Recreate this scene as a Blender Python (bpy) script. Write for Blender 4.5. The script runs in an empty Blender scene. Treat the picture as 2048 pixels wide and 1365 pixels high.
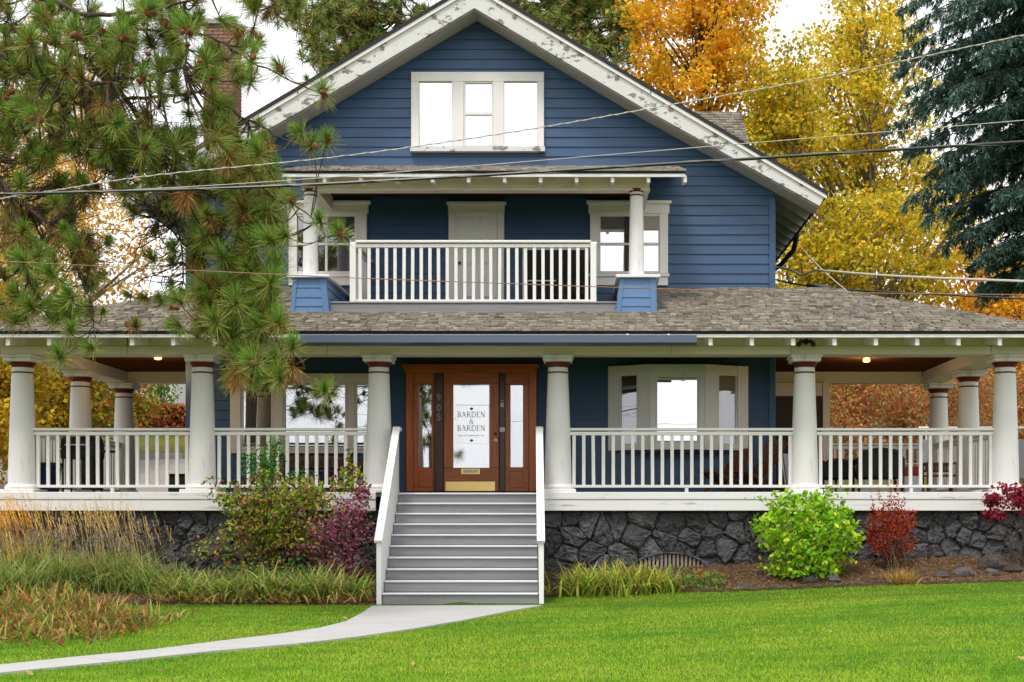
import bpy, math, random
import numpy as np
from mathutils import Vector, Matrix

# ------------------------------------------------------------------ camera, sky, sun, exposure
SC = bpy.context.scene
COL = SC.collection
FPX, D0, XV, YV, ZC = 2684.0, 22.0, 1160.0, 1030.0, 1.30     # focal length in photo pixels, distance to the porch, eye level
cam = bpy.data.cameras.new('camera'); camo = bpy.data.objects.new('camera', cam); COL.objects.link(camo)
camo.location = (0, -D0, ZC); camo.rotation_euler = (math.radians(90), 0, 0)
cam.sensor_width = 36.0; cam.lens = FPX / 2048 * 36
cam.shift_x = -(XV - 1024) / 2048; cam.shift_y = (YV - 682.5) / 2048
cam.clip_start = 0.1; cam.clip_end = 2000
SC.camera = camo

SUN_EL, SUN_AZ = 62, -25
world = bpy.data.worlds.new('World'); SC.world = world; world.use_nodes = True
nt = world.node_tree; nt.nodes.clear()
sky = nt.nodes.new('ShaderNodeTexSky'); sky.sky_type = 'NISHITA'; sky.sun_disc = False
sky.sun_elevation = math.radians(SUN_EL); sky.sun_rotation = math.radians(180 + SUN_AZ)
sky.dust_density = 6; sky.air_density = 1
hs = nt.nodes.new('ShaderNodeHueSaturation'); hs.inputs['Saturation'].default_value = 0.10
cloud = nt.nodes.new('ShaderNodeMix'); cloud.data_type = 'RGBA'; cloud.inputs[0].default_value = 0.90
cloud.inputs[7].default_value = (9.2, 9.35, 9.6, 1)       # even cloud cover over the clear sky
bg = nt.nodes.new('ShaderNodeBackground'); bg.inputs['Strength'].default_value = 0.10
wo = nt.nodes.new('ShaderNodeOutputWorld')
nt.links.new(sky.outputs[0], hs.inputs['Color']); nt.links.new(hs.outputs[0], cloud.inputs[6])
nt.links.new(cloud.outputs[2], bg.inputs['Color']); nt.links.new(bg.outputs[0], wo.inputs['Surface'])
sun = bpy.data.lights.new('sun', 'SUN'); suno = bpy.data.objects.new('sun', sun); COL.objects.link(suno)
sun.energy = 1.5; sun.angle = math.radians(14); sun.color = (1, 0.96, 0.9)
suno.rotation_euler = (math.radians(90 - SUN_EL), 0, math.radians(SUN_AZ))
SC.view_settings.view_transform = 'Standard'; SC.view_settings.look = 'None'
SC.view_settings.exposure = 0.72; SC.view_settings.gamma = 1.0
SC.render.engine = 'CYCLES'
SC.cycles.use_denoising = True; SC.cycles.adaptive_threshold = .025; SC.cycles.max_bounces = 6; SC.cycles.transparent_max_bounces = 10
SC.cycles.caustics_reflective = False; SC.cycles.caustics_refractive = False
SC.cycles.sample_clamp_indirect = 6

def S(Y): return FPX / (D0 + Y)                               # photo pixels per metre at depth Y
def wx(px, Y): return (px - XV) / S(Y)
def wz(py, Y): return ZC + (YV - py) / S(Y)
def W(px, py, Y): return Vector((wx(px, Y), Y, wz(py, Y)))

# ------------------------------------------------------------------ materials
MATS = {}
def node_mat(name):
    m = bpy.data.materials.new(name); m.use_nodes = True
    n = m.node_tree; n.nodes.clear()
    o = n.nodes.new('ShaderNodeOutputMaterial')
    MATS[name] = m
    return m, n, o
def mathn(n, op, a, b=None, clamp=False):
    x = n.nodes.new('ShaderNodeMath'); x.operation = op; x.use_clamp = clamp
    for i, v in enumerate((a, b)):
        if v is None: continue
        if hasattr(v, 'is_output'): n.links.new(v, x.inputs[i])
        else: x.inputs[i].default_value = v
    return x.outputs[0]
def noise(n, scale, detail=4, stretch=(1, 1, 1), rough=0.6, coord='Object'):
    tc = n.nodes.new('ShaderNodeTexCoord'); mp = n.nodes.new('ShaderNodeMapping')
    mp.inputs['Scale'].default_value = stretch
    nz = n.nodes.new('ShaderNodeTexNoise'); nz.inputs['Scale'].default_value = scale
    nz.inputs['Detail'].default_value = detail; nz.inputs['Roughness'].default_value = rough
    n.links.new(tc.outputs[coord], mp.inputs[0]); n.links.new(mp.outputs[0], nz.inputs['Vector'])
    return nz.outputs['Fac']
def ramp(n, fac, a, b, lo=(0, 0, 0), hi=(1, 1, 1)):
    r = n.nodes.new('ShaderNodeValToRGB')
    r.color_ramp.elements[0].position = a; r.color_ramp.elements[1].position = b
    r.color_ramp.elements[0].color = (*lo, 1); r.color_ramp.elements[1].color = (*hi, 1)
    n.links.new(fac, r.inputs[0]); return r.outputs[0]
def mixc(n, fac, a, b, mode='MIX'):
    x = n.nodes.new('ShaderNodeMix'); x.data_type = 'RGBA'; x.blend_type = mode
    for i, v in ((0, fac), (6, a), (7, b)):
        if hasattr(v, 'is_output'): n.links.new(v, x.inputs[i])
        else: x.inputs[i].default_value = v if i == 0 else ((*v, 1) if len(v) == 3 else v)
    return x.outputs[2]
def mat(name, col=(.5, .5, .5), rough=.6, var=.12, scale=6, stretch=(1, 1, 1), bump=.15, bscale=60, bstretch=None,
        metal=0, attr=False, rnd=0, spec=.4, dirt=None, bdist=.004, coat=0):
    """painted / wooden / stone surface: colour x noise, fine bump; dirt = (colour, lo, hi, scale, stretch)"""
    m, n, o = node_mat(name)
    p = n.nodes.new('ShaderNodeBsdfPrincipled')
    p.inputs['Roughness'].default_value = rough; p.inputs['Metallic'].default_value = metal
    p.inputs['Specular IOR Level'].default_value = spec
    if coat: p.inputs['Coat Weight'].default_value = coat; p.inputs['Coat Roughness'].default_value = .15
    if attr:
        a = n.nodes.new('ShaderNodeAttribute'); a.attribute_name = 'Col'; c = a.outputs['Color']
    else:
        c = n.nodes.new('ShaderNodeRGB'); c.outputs[0].default_value = (*col, 1); c = c.outputs[0]
    f = noise(n, scale, 5, stretch)
    v = mathn(n, 'MULTIPLY_ADD', f, 2 * var); v.node.inputs[2].default_value = 1 - var
    if rnd:
        oi = n.nodes.new('ShaderNodeObjectInfo')
        r = mathn(n, 'MULTIPLY_ADD', oi.outputs['Random'], 2 * rnd); r.node.inputs[2].default_value = 1 - rnd
        v = mathn(n, 'MULTIPLY', v, r)
    vm = n.nodes.new('ShaderNodeVectorMath'); vm.operation = 'SCALE'
    n.links.new(c, vm.inputs[0]); n.links.new(v, vm.inputs['Scale']); c = vm.outputs[0]
    if dirt:
        dc, lo, hi, ds, dst = dirt
        c = mixc(n, ramp(n, noise(n, ds, 6, dst, .7), lo, hi), c, dc)
    n.links.new(c, p.inputs['Base Color'])
    if bump:
        b = n.nodes.new('ShaderNodeBump'); b.inputs['Strength'].default_value = bump; b.inputs['Distance'].default_value = bdist
        n.links.new(noise(n, bscale, 5, bstretch or stretch), b.inputs['Height']); n.links.new(b.outputs[0], p.inputs['Normal'])
    n.links.new(p.outputs[0], o.inputs[0])
    return m
def leafmat(name, trans=.35, var=.2):
    m, n, o = node_mat(name)
    a = n.nodes.new('ShaderNodeAttribute'); a.attribute_name = 'Col'
    d = n.nodes.new('ShaderNodeBsdfPrincipled'); d.inputs['Roughness'].default_value = .6; d.inputs['Specular IOR Level'].default_value = .25
    t = n.nodes.new('ShaderNodeBsdfTranslucent'); mx = n.nodes.new('ShaderNodeMixShader'); mx.inputs[0].default_value = trans
    n.links.new(a.outputs['Color'], d.inputs['Base Color']); n.links.new(a.outputs['Color'], t.inputs['Color'])
    n.links.new(d.outputs[0], mx.inputs[1]); n.links.new(t.outputs[0], mx.inputs[2]); n.links.new(mx.outputs[0], o.inputs[0])
    return m
def glassmat(name, refl, tint=(.02, .022, .025), through=.25, rough=.01):
    """window pane: mirror-like reflection over a dark room, partly see-through"""
    m, n, o = node_mat(name)
    g = n.nodes.new('ShaderNodeBsdfGlossy'); g.inputs['Roughness'].default_value = rough; g.inputs['Color'].default_value = (.95, .96, .98, 1)
    t = n.nodes.new('ShaderNodeBsdfTransparent')
    mx = n.nodes.new('ShaderNodeMixShader'); mx.inputs[0].default_value = refl
    b = n.nodes.new('ShaderNodeBump'); b.inputs['Strength'].default_value = .04; b.inputs['Distance'].default_value = .02
    n.links.new(noise(n, 1.3, 2), b.inputs['Height']); n.links.new(b.outputs[0], g.inputs['Normal'])
    n.links.new(t.outputs[0], mx.inputs[1]); n.links.new(g.outputs[0], mx.inputs[2]); n.links.new(mx.outputs[0], o.inputs[0])
    return m
def emit(name, col, s):
    m, n, o = node_mat(name)
    e = n.nodes.new('ShaderNodeEmission'); e.inputs[0].default_value = (*col, 1); e.inputs[1].default_value = s
    n.links.new(e.outputs[0], o.inputs[0]); return m

GREY_WOOD = (.20, .185, .165)
mat('white_paint', (.78, .77, .75), .5, .06, 3, bump=.12, bscale=30, dirt=((.45, .43, .40), .64, .80, 5, (1, 1, .25)))
mat('rail_paint', (.80, .78, .75), .5, .05, 4, bump=.15, bscale=40, dirt=((.42, .38, .33), .66, .78, 14, (1, 1, .4)))
mat('column_paint', (.74, .72, .71), .5, .06, 2.5, bump=.2, bscale=26, dirt=((.42, .40, .37), .58, .76, 5, (1, 1, .18)))
mat('cream_paint', (.76, .67, .58), .55, .07, 3, bump=.15, bscale=30, dirt=((.36, .33, .28), .62, .82, 4, (.3, 1, 1)))
mat('trim_paint', (.78, .745, .72), .5, .06, 4, bump=.12, bscale=40, dirt=((.40, .37, .33), .63, .80, 8, (1, 1, .5)))
mat('peeling_paint', (.64, .63, .615), .6, .07, 3, bump=.35, bscale=18, bdist=.01, dirt=(GREY_WOOD, .555, .585, 3.3, (1, 1, 1.8)))
mat('fascia_board_paint', (.74, .73, .72), .55, .06, 2, bump=.2, bscale=14, stretch=(.3, 1, 2), dirt=((.36, .33, .29), .60, .68, 5, (.25, 1, 2.5)))
mat('blue_paint', (.040, .088, .180), .45, .08, 1.5, bump=.10, bscale=20, stretch=(.4, 1, 3), rnd=.04)
mat('blue_pedestal_lit', (.105, .195, .37), .5, .06, 2, bump=.1, bscale=20, rnd=.03)  # siding blue made lighter: the pedestals' stronger sky light is put into the colour
mat('gutter_blue', (.035, .060, .10), .35, .05, 3, bump=0, spec=.6)
mat('red_paint', (.115, .010, .012), .45, .08, 6, bump=.1)
mat('deck_grey', (.25, .247, .258), .6, .34, 2.2, stretch=(.6, 3, 9), bump=.35, bscale=8, bdist=.004, rnd=.10)
mat('nosing', (.68, .67, .68), .5, .06, 4, bump=.1)
mat('shingle', attr=True, rough=.9, var=.18, scale=30, bump=.5, bscale=220, bdist=.004, spec=.15)
mat('roof_edge', (.03, .028, .028), .9, .2, 8, bump=.4, bscale=60)
mat('soffit', (.42, .40, .38), .6, .12, 3, bump=.2, bscale=10)
mat('door_wood', (.50, .125, .018), .35, .75, 3.2, stretch=(7, 7, .55), bump=.25, bscale=4, bdist=.002, spec=.4, coat=.12)
mat('door_wood_flat', (.46, .112, .016), .35, .75, 3.2, stretch=(.55, 7, 7), bump=.25, bscale=4, bdist=.002, spec=.4, coat=.12)
mat('dark_wood', (.06, .016, .007), .4, .4, 3, stretch=(7, 7, .5), bump=.2, bscale=4, coat=.3)
mat('ceiling_wood', (.12, .046, .022), .7, .35, 2, stretch=(.6, 9, 1), bump=.5, bscale=3, bstretch=(.2, 12, 1), spec=.0)
mat('bench_wood', (.20, .085, .032), .5, .3, 3, stretch=(4, 4, .8), bump=.2, bscale=8)
mat('stick_wood', (.15, .045, .017), .5, .3, 3, stretch=(5, 5, .8), bump=.2, bscale=8)
mat('brass', (.75, .52, .19), .28, .1, 6, metal=1, bump=.05)
mat('black_metal', (.012, .012, .013), .4, .1, 5, bump=.05)
mat('black_wicker', (.014, .013, .014), .6, .3, 60, bump=.8, bscale=90, bdist=.01)
mat('white_metal', (.75, .75, .76), .4, .05, 5, bump=0)
mat('stone', (.070, .070, .076), .55, .95, 8, bump=1.0, bscale=12, bdist=.13, rnd=.5, spec=.6, dirt=((.17, .13, .10), .60, .80, 2.2, (1, 1, 1)))
mat('mortar', (.026, .026, .028), .95, .3, 9, bump=.6, bscale=30, bdist=.02)
mat('vent_bar', (.26, .225, .185), .7, .2, 8, bump=.2)
mat('white_door', (.80, .78, .77), .45, .04, 4, bump=.05)
mat('shade_cloth', (.86, .87, .89), .7, .02, 2, bump=0)
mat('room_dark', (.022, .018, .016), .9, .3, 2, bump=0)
mat('brown_panel', (.035, .020, .016), .6, .25, 4, stretch=(3, 1, .6), bump=.1)
m_, n_, o_ = node_mat('paper')          # glossy printed film on the glass
d_ = n_.nodes.new('ShaderNodeBsdfDiffuse'); d_.inputs[0].default_value = (.84, .86, .88, 1)
g_ = n_.nodes.new('ShaderNodeBsdfGlossy'); g_.inputs['Roughness'].default_value = .12
x_ = n_.nodes.new('ShaderNodeMixShader'); x_.inputs[0].default_value = .76
n_.links.new(d_.outputs[0], x_.inputs[1]); n_.links.new(g_.outputs[0], x_.inputs[2]); n_.links.new(x_.outputs[0], o_.inputs[0])
mat('ink', (.07, .11, .19), .6, .0, 3, bump=0)
mat('number_metal', (.52, .34, .24), .4, .1, 6, metal=.2, bump=0)
mat('chimney_brick', (.26, .13, .10), .85, .35, 9, bump=.5, bscale=24, bdist=.01, rnd=.2)
mat('bark', (.085, .06, .045), .9, .5, 5, stretch=(3, 3, .8), bump=1, bscale=9, bdist=.03, spec=.15)
mat('bark_grey', (.22, .19, .16), .9, .35, 5, stretch=(3, 3, .8), bump=.8, bscale=9, bdist=.02, spec=.15)
mat('twig', (.075, .055, .045), .9, .3, 8, bump=0, spec=.15)
mat('cone', (.27, .10, .04), .7, .4, 30, bump=.9, bscale=45, bdist=.01)
mat('concrete', (.40, .39, .385), .8, .10, 1.8, bump=.35, bscale=60, bdist=.003, dirt=((.36, .34, .32), .60, .78, 2.4, (1, 1, 1)))
mat('soil', (.085, .052, .032), .95, .5, 4, bump=1, bscale=22, bdist=.05)
mat('rock', (.085, .075, .07), .9, .6, 7, bump=1, bscale=16, bdist=.06, rnd=.4, spec=.2)
mat('asphalt', (.28, .255, .235), .9, .15, 1.5, bump=.3, bscale=50, bdist=.004, dirt=((.36, .20, .11), .60, .70, 9, (1, 1, 1)))
mat('cable_black', (.016, .016, .020), .4, .1, 5, bump=0, spec=.6)
mat('wire_pale', (.52, .48, .42), .5, .1, 8, bump=0)
mat('wire_rust', (.30, .17, .11), .6, .2, 8, bump=0)
mat('bin_blue', (.006, .018, .11), .4, .1, 3, bump=0)
mat('tan_cloth', (.34, .25, .16), .9, .2, 12, bump=.5, bscale=30)
mat('red_plastic', (.35, .02, .02), .4, .1, 3, bump=0)
mat('pale_wall', (.62, .62, .62), .8, .08, 2, bump=.1)
mat('grey_roof', (.11, .12, .14), .85, .25, 6, stretch=(1, 1, 6), bump=.5, bscale=12, bdist=.02)
mat('wall_grey', (.30, .30, .30), .85, .15, 2, bump=.4, bscale=20)
mat('fabric_stripe', (.55, .56, .60), .8, .75, 5, stretch=(14, 1, 1), bump=0)
leafmat('leaf', .42); leafmat('needle', .22); leafmat('grass_blade', .30)
glassmat('glass_white', .62); glassmat('glass_dark', .16); glassmat('glass_mid', .42, rough=.005); glassmat('glass_door', .45, rough=.03)
emit('lamp_glow', (1, .55, .18), 2.2)

def ground_mat():
    m, n, o = node_mat('ground')
    p = n.nodes.new('ShaderNodeBsdfPrincipled'); p.inputs['Roughness'].default_value = .95; p.inputs['Specular IOR Level'].default_value = .1
    c = mixc(n, ramp(n, noise(n, .35, 6), .4, .65), (.075, .105, .012), (.16, .13, .02))
    c = mixc(n, ramp(n, noise(n, 9, 4), .45, .7), c, (.10, .06, .03))
    n.links.new(c, p.inputs['Base Color']); n.links.new(p.outputs[0], o.inputs[0])
    m, n, o = node_mat('lawn')
    p = n.nodes.new('ShaderNodeBsdfPrincipled'); p.inputs['Roughness'].default_value = .95; p.inputs['Specular IOR Level'].default_value = .1
    c = mixc(n, ramp(n, noise(n, .5, 5, (.6, 1.6, 1)), .36, .66), (.050, .125, .006), (.125, .17, .010))
    c = mixc(n, ramp(n, noise(n, 40, 3), .35, .7), c, (.03, .055, .006))
    n.links.new(c, p.inputs['Base Color']); n.links.new(p.outputs[0], o.inputs[0])
ground_mat()

# ------------------------------------------------------------------ scene helpers
def link(o): COL.objects.link(o); return o
def thing(name, label, cat, loc=(0, 0, 0), group=None, kind=None):
    o = link(bpy.data.objects.new(name, None)); o.location = loc; o.empty_display_size = .2
    o['label'] = label; o['category'] = cat
    if group: o['group'] = group
    if kind: o['kind'] = kind
    return o
def tag(o, label=None, cat=None, group=None, kind=None):
    for k, v in (('label', label), ('category', cat), ('group', group), ('kind', kind)):
        if v: o[k] = v
    return o
def put(name, me, m, parent=None, smooth=False):
    if m is not None and not me.materials: me.materials.append(MATS[m])
    o = link(bpy.data.objects.new(name, me))
    if parent is not None:
        o.parent = parent
        if parent.type == 'EMPTY' and parent.get('category'):
            o.matrix_parent_inverse = Matrix.Translation(-parent.location)
    if smooth: me.polygons.foreach_set('use_smooth', [True] * len(me.polygons))
    return o
class MB:
    def __init__(s): s.v = []; s.f = []
    def add(s, vs, fs):
        b = len(s.v); s.v += [tuple(x) for x in vs]; s.f += [tuple(i + b for i in f) for f in fs]; return s
    def hexa(s, a): return s.add(a, [(0, 3, 2, 1), (4, 5, 6, 7), (0, 1, 5, 4), (1, 2, 6, 5), (2, 3, 7, 6), (3, 0, 4, 7)])
    def box(s, x0, x1, y0, y1, z0, z1):
        return s.hexa([(x0, y0, z0), (x1, y0, z0), (x1, y1, z0), (x0, y1, z0), (x0, y0, z1), (x1, y0, z1), (x1, y1, z1), (x0, y1, z1)])
    def cbox(s, x0, x1, y0, y1, z0, z1, c=.006):
        c = min(c, (x1 - x0) * .4, (y1 - y0) * .4, (z1 - z0) * .4); b = len(s.v); idx = {}
        X, Y, Z = (x0, x1), (y0, y1), (z0, z1); vs = []
        for i in (0, 1):
            for j in (0, 1):
                for k in (0, 1):
                    sx, sy, sz = 1 - 2 * i, 1 - 2 * j, 1 - 2 * k
                    for ax in range(3):
                        idx[i, j, k, ax] = len(vs)
                        vs.append((X[i] + (c * sx if ax != 0 else 0), Y[j] + (c * sy if ax != 1 else 0), Z[k] + (c * sz if ax != 2 else 0)))
        fs = []
        def q(keys, ax): return [idx[(*k, ax)] for k in keys]
        R4 = ((0, 0), (1, 0), (1, 1), (0, 1))
        for v in (0, 1):
            fs.append(q([(v, a, d) for a, d in R4][::1 if v else -1], 0))
            fs.append(q([(a, v, d) for a, d in R4][::-1 if v else 1], 1))
            fs.append(q([(a, d, v) for a, d in R4][::1 if v else -1], 2))
        for a in (0, 1):
            for d in (0, 1):
                fs.append([idx[0, a, d, 1], idx[1, a, d, 1], idx[1, a, d, 2], idx[0, a, d, 2]])
                fs.append([idx[a, 0, d, 0], idx[a, 1, d, 0], idx[a, 1, d, 2], idx[a, 0, d, 2]])
                fs.append([idx[a, d, 0, 0], idx[a, d, 1, 0], idx[a, d, 1, 1], idx[a, d, 0, 1]])
        for i in (0, 1):
            for j in (0, 1):
                for k in (0, 1): fs.append([idx[i, j, k, 0], idx[i, j, k, 1], idx[i, j, k, 2]])
        return s.add(vs, fs)
    def bar(s, a, b, w, h, up=(0, 0, 1)):
        a, b = Vector(a), Vector(b); d = (b - a).normalized(); u = Vector(up)
        r = d.cross(u)
        if r.length < 1e-4: r = d.cross(Vector((0, 1, 0)))
        r.normalize(); u = r.cross(d).normalized(); r *= w / 2; u *= h / 2
        return s.hexa([a - r - u, a + r - u, b + r - u, b - r - u, a - r + u, a + r + u, b + r + u, b - r + u])
    def tube(s, pts, rad, n=8, caps=True):
        pts = [Vector(p) for p in pts]; k = len(pts)
        if not hasattr(rad, '__len__'): rad = [rad] * k
        b = len(s.v); ref = None
        for i, p in enumerate(pts):
            d = (pts[min(i + 1, k - 1)] - pts[max(i - 1, 0)]).normalized()
            if ref is None: ref = d.orthogonal().normalized()
            ref = (ref - d * ref.dot(d))
            ref = ref.normalized() if ref.length > 1e-6 else d.orthogonal().normalized()
            q = d.cross(ref)
            for j in range(n):
                t = 2 * math.pi * j / n; s.v.append(tuple(p + (ref * math.cos(t) + q * math.sin(t)) * rad[i]))
        for i in range(k - 1):
            for j in range(n):
                s.f.append((b + i * n + j, b + i * n + (j + 1) % n, b + (i + 1) * n + (j + 1) % n, b + (i + 1) * n + j))
        if caps:
            s.f.append(tuple(b + j for j in range(n))[::-1]); s.f.append(tuple(b + (k - 1) * n + j for j in range(n)))
        return s
    def lathe(s, prof, c=(0, 0, 0), n=24):
        b = len(s.v); k = len(prof)
        for r, z in prof:
            for j in range(n):
                t = 2 * math.pi * j / n; s.v.append((c[0] + r * math.cos(t), c[1] + r * math.sin(t), c[2] + z))
        for i in range(k - 1):
            for j in range(n):
                s.f.append((b + i * n + j, b + i * n + (j + 1) % n, b + (i + 1) * n + (j + 1) % n, b + (i + 1) * n + j))
        s.f.append(tuple(b + j for j in range(n))[::-1]); s.f.append(tuple(b + (k - 1) * n + j for j in range(n)))
        return s
    def prism_xz(s, poly, y0, y1):
        n = len(poly); b = len(s.v)
        s.v += [(x, y0, z) for x, z in poly] + [(x, y1, z) for x, z in poly]
        s.f.append(tuple(b + i for i in range(n))); s.f.append(tuple(b + n + i for i in range(n))[::-1])
        for i in range(n):
            j = (i + 1) % n; s.f.append((b + j, b + i, b + n + i, b + n + j))
        return s
    def prism_yz(s, poly, x0, x1):
        n = len(poly); b = len(s.v)
        s.v += [(x0, y, z) for y, z in poly] + [(x1, y, z) for y, z in poly]
        s.f.append(tuple(b + i for i in range(n))[::-1]); s.f.append(tuple(b + n + i for i in range(n)))
        for i in range(n):
            j = (i + 1) % n; s.f.append((b + i, b + j, b + n + j, b + n + i))
        return s
    def mesh(s, name):
        me = bpy.data.meshes.new(name); me.from_pydata(s.v, [], s.f); me.update(); return me
    def build(s, name, m, parent=None, smooth=False):
        o = put(name, s.mesh(name), m, parent, False)
        if smooth:
            o.data.polygons.foreach_set('use_smooth', [True] * len(o.data.polygons))
            try: o.data.set_sharp_from_angle(angle=math.radians(40))
            except Exception: pass
        return o
def bx(name, m, parent, x0, x1, y0, y1, z0, z1, c=.006): return MB().cbox(x0, x1, y0, y1, z0, z1, c).build(name, m, parent)
def pbx(name, m, parent, px0, px1, py0, py1, Yf, depth, c=.006):
    """box whose front face at depth Yf covers the photo rectangle"""
    return bx(name, m, parent, wx(px0, Yf), wx(px1, Yf), Yf, Yf + depth, wz(py1, Yf), wz(py0, Yf), c)
def copy_tree(o, parent=None):
    c = link(o.copy()); c.parent = parent; c.matrix_parent_inverse = o.matrix_parent_inverse.copy()
    for ch in list(o.children): copy_tree(ch, c)
    return c
def np_mesh(name, V, F, col=None):
    V = np.asarray(V, np.float32); F = np.asarray(F, np.int32); k = F.shape[1]
    me = bpy.data.meshes.new(name)
    me.vertices.add(len(V)); me.vertices.foreach_set('co', V.ravel())
    me.loops.add(F.size); me.loops.foreach_set('vertex_index', F.ravel())
    me.polygons.add(len(F)); me.polygons.foreach_set('loop_start', np.arange(0, F.size, k, dtype=np.int32))
    me.update(calc_edges=True)
    if col is not None:
        a = me.color_attributes.new('Col', 'FLOAT_COLOR', 'POINT')
        C = np.ones((len(V), 4), np.float32); C[:, :3] = col; a.data.foreach_set('color', C.ravel())
    return me
rng = np.random.default_rng(7); random.seed(7)
def unit(n, r=rng):
    v = r.normal(size=(n, 3)); return v / np.linalg.norm(v, axis=1, keepdims=True)
def pick(n, pal, r=rng, jit=.18):
    """n colours from a palette [(weight, rgb)] with brightness jitter"""
    w = np.array([p[0] for p in pal], float); c = np.array([p[1] for p in pal])
    return c[r.choice(len(pal), n, p=w / w.sum())] * (1 + jit * r.normal(size=(n, 1))).clip(.4, 1.8)
LEAF4 = np.array([(-.5, 0, 0), (0, .5, .10), (.5, 0, 0), (0, -.5, .10)])
LEAF6 = np.array([(-.5, 0, 0), (-.2, .42, .08), (.2, .36, .06), (.55, 0, -.08), (.2, -.36, .06), (-.2, -.42, .08)])
LEAF8 = np.array([(-.5, 0, 0), (-.28, .30, .05), (-.05, .20, .02), (.05, .52, .08), (.55, 0, -.05), (.05, -.52, .08), (-.05, -.20, .02), (-.28, -.30, .05)])
def leaf_geo(C, size, col, shape=LEAF4, aspect=.7, tip=None, tipw=.6, up=.4, r=rng):
    """leaves at C: each its own small blade; tip = preferred pointing direction"""
    n = len(C); d = unit(n, r)
    if tip is not None: d = d + np.asarray(tip) * tipw
    d /= np.linalg.norm(d, axis=1, keepdims=True)
    nn = unit(n, r) + np.array([0, -.25, up]); nn -= d * (nn * d).sum(1, keepdims=True); nn /= np.linalg.norm(nn, axis=1, keepdims=True) + 1e-9
    w = np.cross(nn, d); s = (np.asarray(size) * np.ones(n))[:, None, None]
    P = C[:, None] + s * (d[:, None] * shape[None, :, :1] + aspect * w[:, None] * shape[None, :, 1:2] + nn[:, None] * shape[None, :, 2:3])
    k = len(shape)
    return P.reshape(-1, 3), np.arange(n * k).reshape(n, k), np.repeat(col, k, axis=0)
def blade_geo(B, az, L, lean, w, col, col2=None, seg=3, curve=1.0, twist=.6, r=rng):
    """arching strips from base points B: lean = initial tilt from vertical, curve = extra bend to the tip (rad)"""
    n = len(B); one = np.ones(n); L = L * one; lean = lean * one; w = w * one; curve = curve * one
    h = np.stack([np.cos(az), np.sin(az), 0 * az], 1); ta = az + math.pi / 2 + twist * r.normal(size=n)
    sd = np.stack([np.cos(ta), np.sin(ta), 0 * az], 1)
    P = B.copy(); V = []; C = []
    if col2 is None: col2 = col
    for i in range(seg + 1):
        t = i / seg; ww = (w * (1 - t ** 1.6) * .5 + 1e-4)[:, None]
        V += [P - sd * ww, P + sd * ww]; c = col * (1 - t) + col2 * t; C += [c, c]
        a = lean + curve * t
        P = P + (h * np.sin(a)[:, None] + np.array([0, 0, 1]) * np.cos(a)[:, None]) * (L / seg)[:, None]
    V = np.stack(V, 1).reshape(-1, 3); C = np.stack(C, 1).reshape(-1, 3); k = 2 * (seg + 1)
    base = (np.arange(n) * k)[:, None, None]
    q = np.array([[2 * i, 2 * i + 1, 2 * i + 3, 2 * i + 2] for i in range(seg)])[None]
    return V, (base + q).reshape(-1, 4), C
def join_geo(parts):
    V, F, C, b = [], [], [], 0
    for v, f, c in parts: V.append(v); F.append(f + b); C.append(c); b += len(v)
    return np.concatenate(V), np.concatenate(F), np.concatenate(C)
def geo_obj(name, geo, m, parent=None): return put(name, np_mesh(name, *geo), m, parent)

# ------------------------------------------------------------------ terrain
GY = np.array([-400, -2.9, -1.6, 0, 6, 10, 26, 60, 600]); GZ = np.array([0, 0, .08, .36, 1.25, 1.95, 4.4, 9.5, 9.6])
def G(X, Y):
    X = np.asarray(X, float); Y = np.asarray(Y, float)
    lat = .032 * np.clip(X, 0, 9) * np.clip((Y + 16) / 10, 0, 1) * np.clip((3 - Y) / 3, 0, 1)
    return np.interp(Y, GY, GZ) + lat
def sheet(name, xs, ys, zoff, m):
    XX, YY = np.meshgrid(xs, ys); V = np.stack([XX, YY, G(XX, YY) + zoff], -1).reshape(-1, 3)
    nx, ny = len(xs), len(ys); i, j = np.meshgrid(np.arange(nx - 1), np.arange(ny - 1)); a = (j * nx + i).ravel()
    o = put(name, np_mesh(name, V, np.stack([a, a + 1, a + nx + 1, a + nx], 1)), m, smooth=True); tag(o, kind='structure'); return o
xs = np.concatenate([[-600, -200, -80], np.linspace(-40, 40, 81), [80, 200, 600]])
ys = np.concatenate([[-400, -120, -60, -40], np.linspace(-26, -4, 23), np.linspace(-3.5, 2, 23), np.linspace(3, 30, 28), [40, 60, 100, 250, 600]])
sheet('ground', xs, ys, -.03, 'ground')
def bed_edge(X):   # where the lawn stops and the planting bed begins
    X = np.asarray(X, float)
    return np.where(X < -1.8, -2.75 + .04 * np.sin(X * 2), -1.75 + .05 * np.sin(X * 1.7) + .02 * np.clip(X, 0, 9))
def strip(name, xs, f0, f1, n, zoff, m):
    V = []
    for x in xs:
        y0, y1 = float(f0(x)), float(f1(x))
        for t in np.linspace(0, 1, n): y = y0 + (y1 - y0) * t; V.append((x, y, float(G(x, y)) + zoff))
    F = [(i * n + j, (i + 1) * n + j, (i + 1) * n + j + 1, i * n + j + 1) for i in range(len(xs) - 1) for j in range(n - 1)]
    o = put(name, np_mesh(name, np.array(V), np.array(F)), m, smooth=True); tag(o, kind='structure'); return o
strip('lawn', np.linspace(-30, 30, 121), lambda x: -40, lambda x: bed_edge(x), 40, 0, 'lawn')
strip('garden_bed', np.linspace(-16, -2.95, 60), lambda x: bed_edge(x) - .02, lambda x: .2, 12, .012, 'soil')
strip('garden_bed', np.linspace(-.62, 16, 70), lambda x: bed_edge(x) - .02, lambda x: .2, 12, .012, 'soil')

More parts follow.
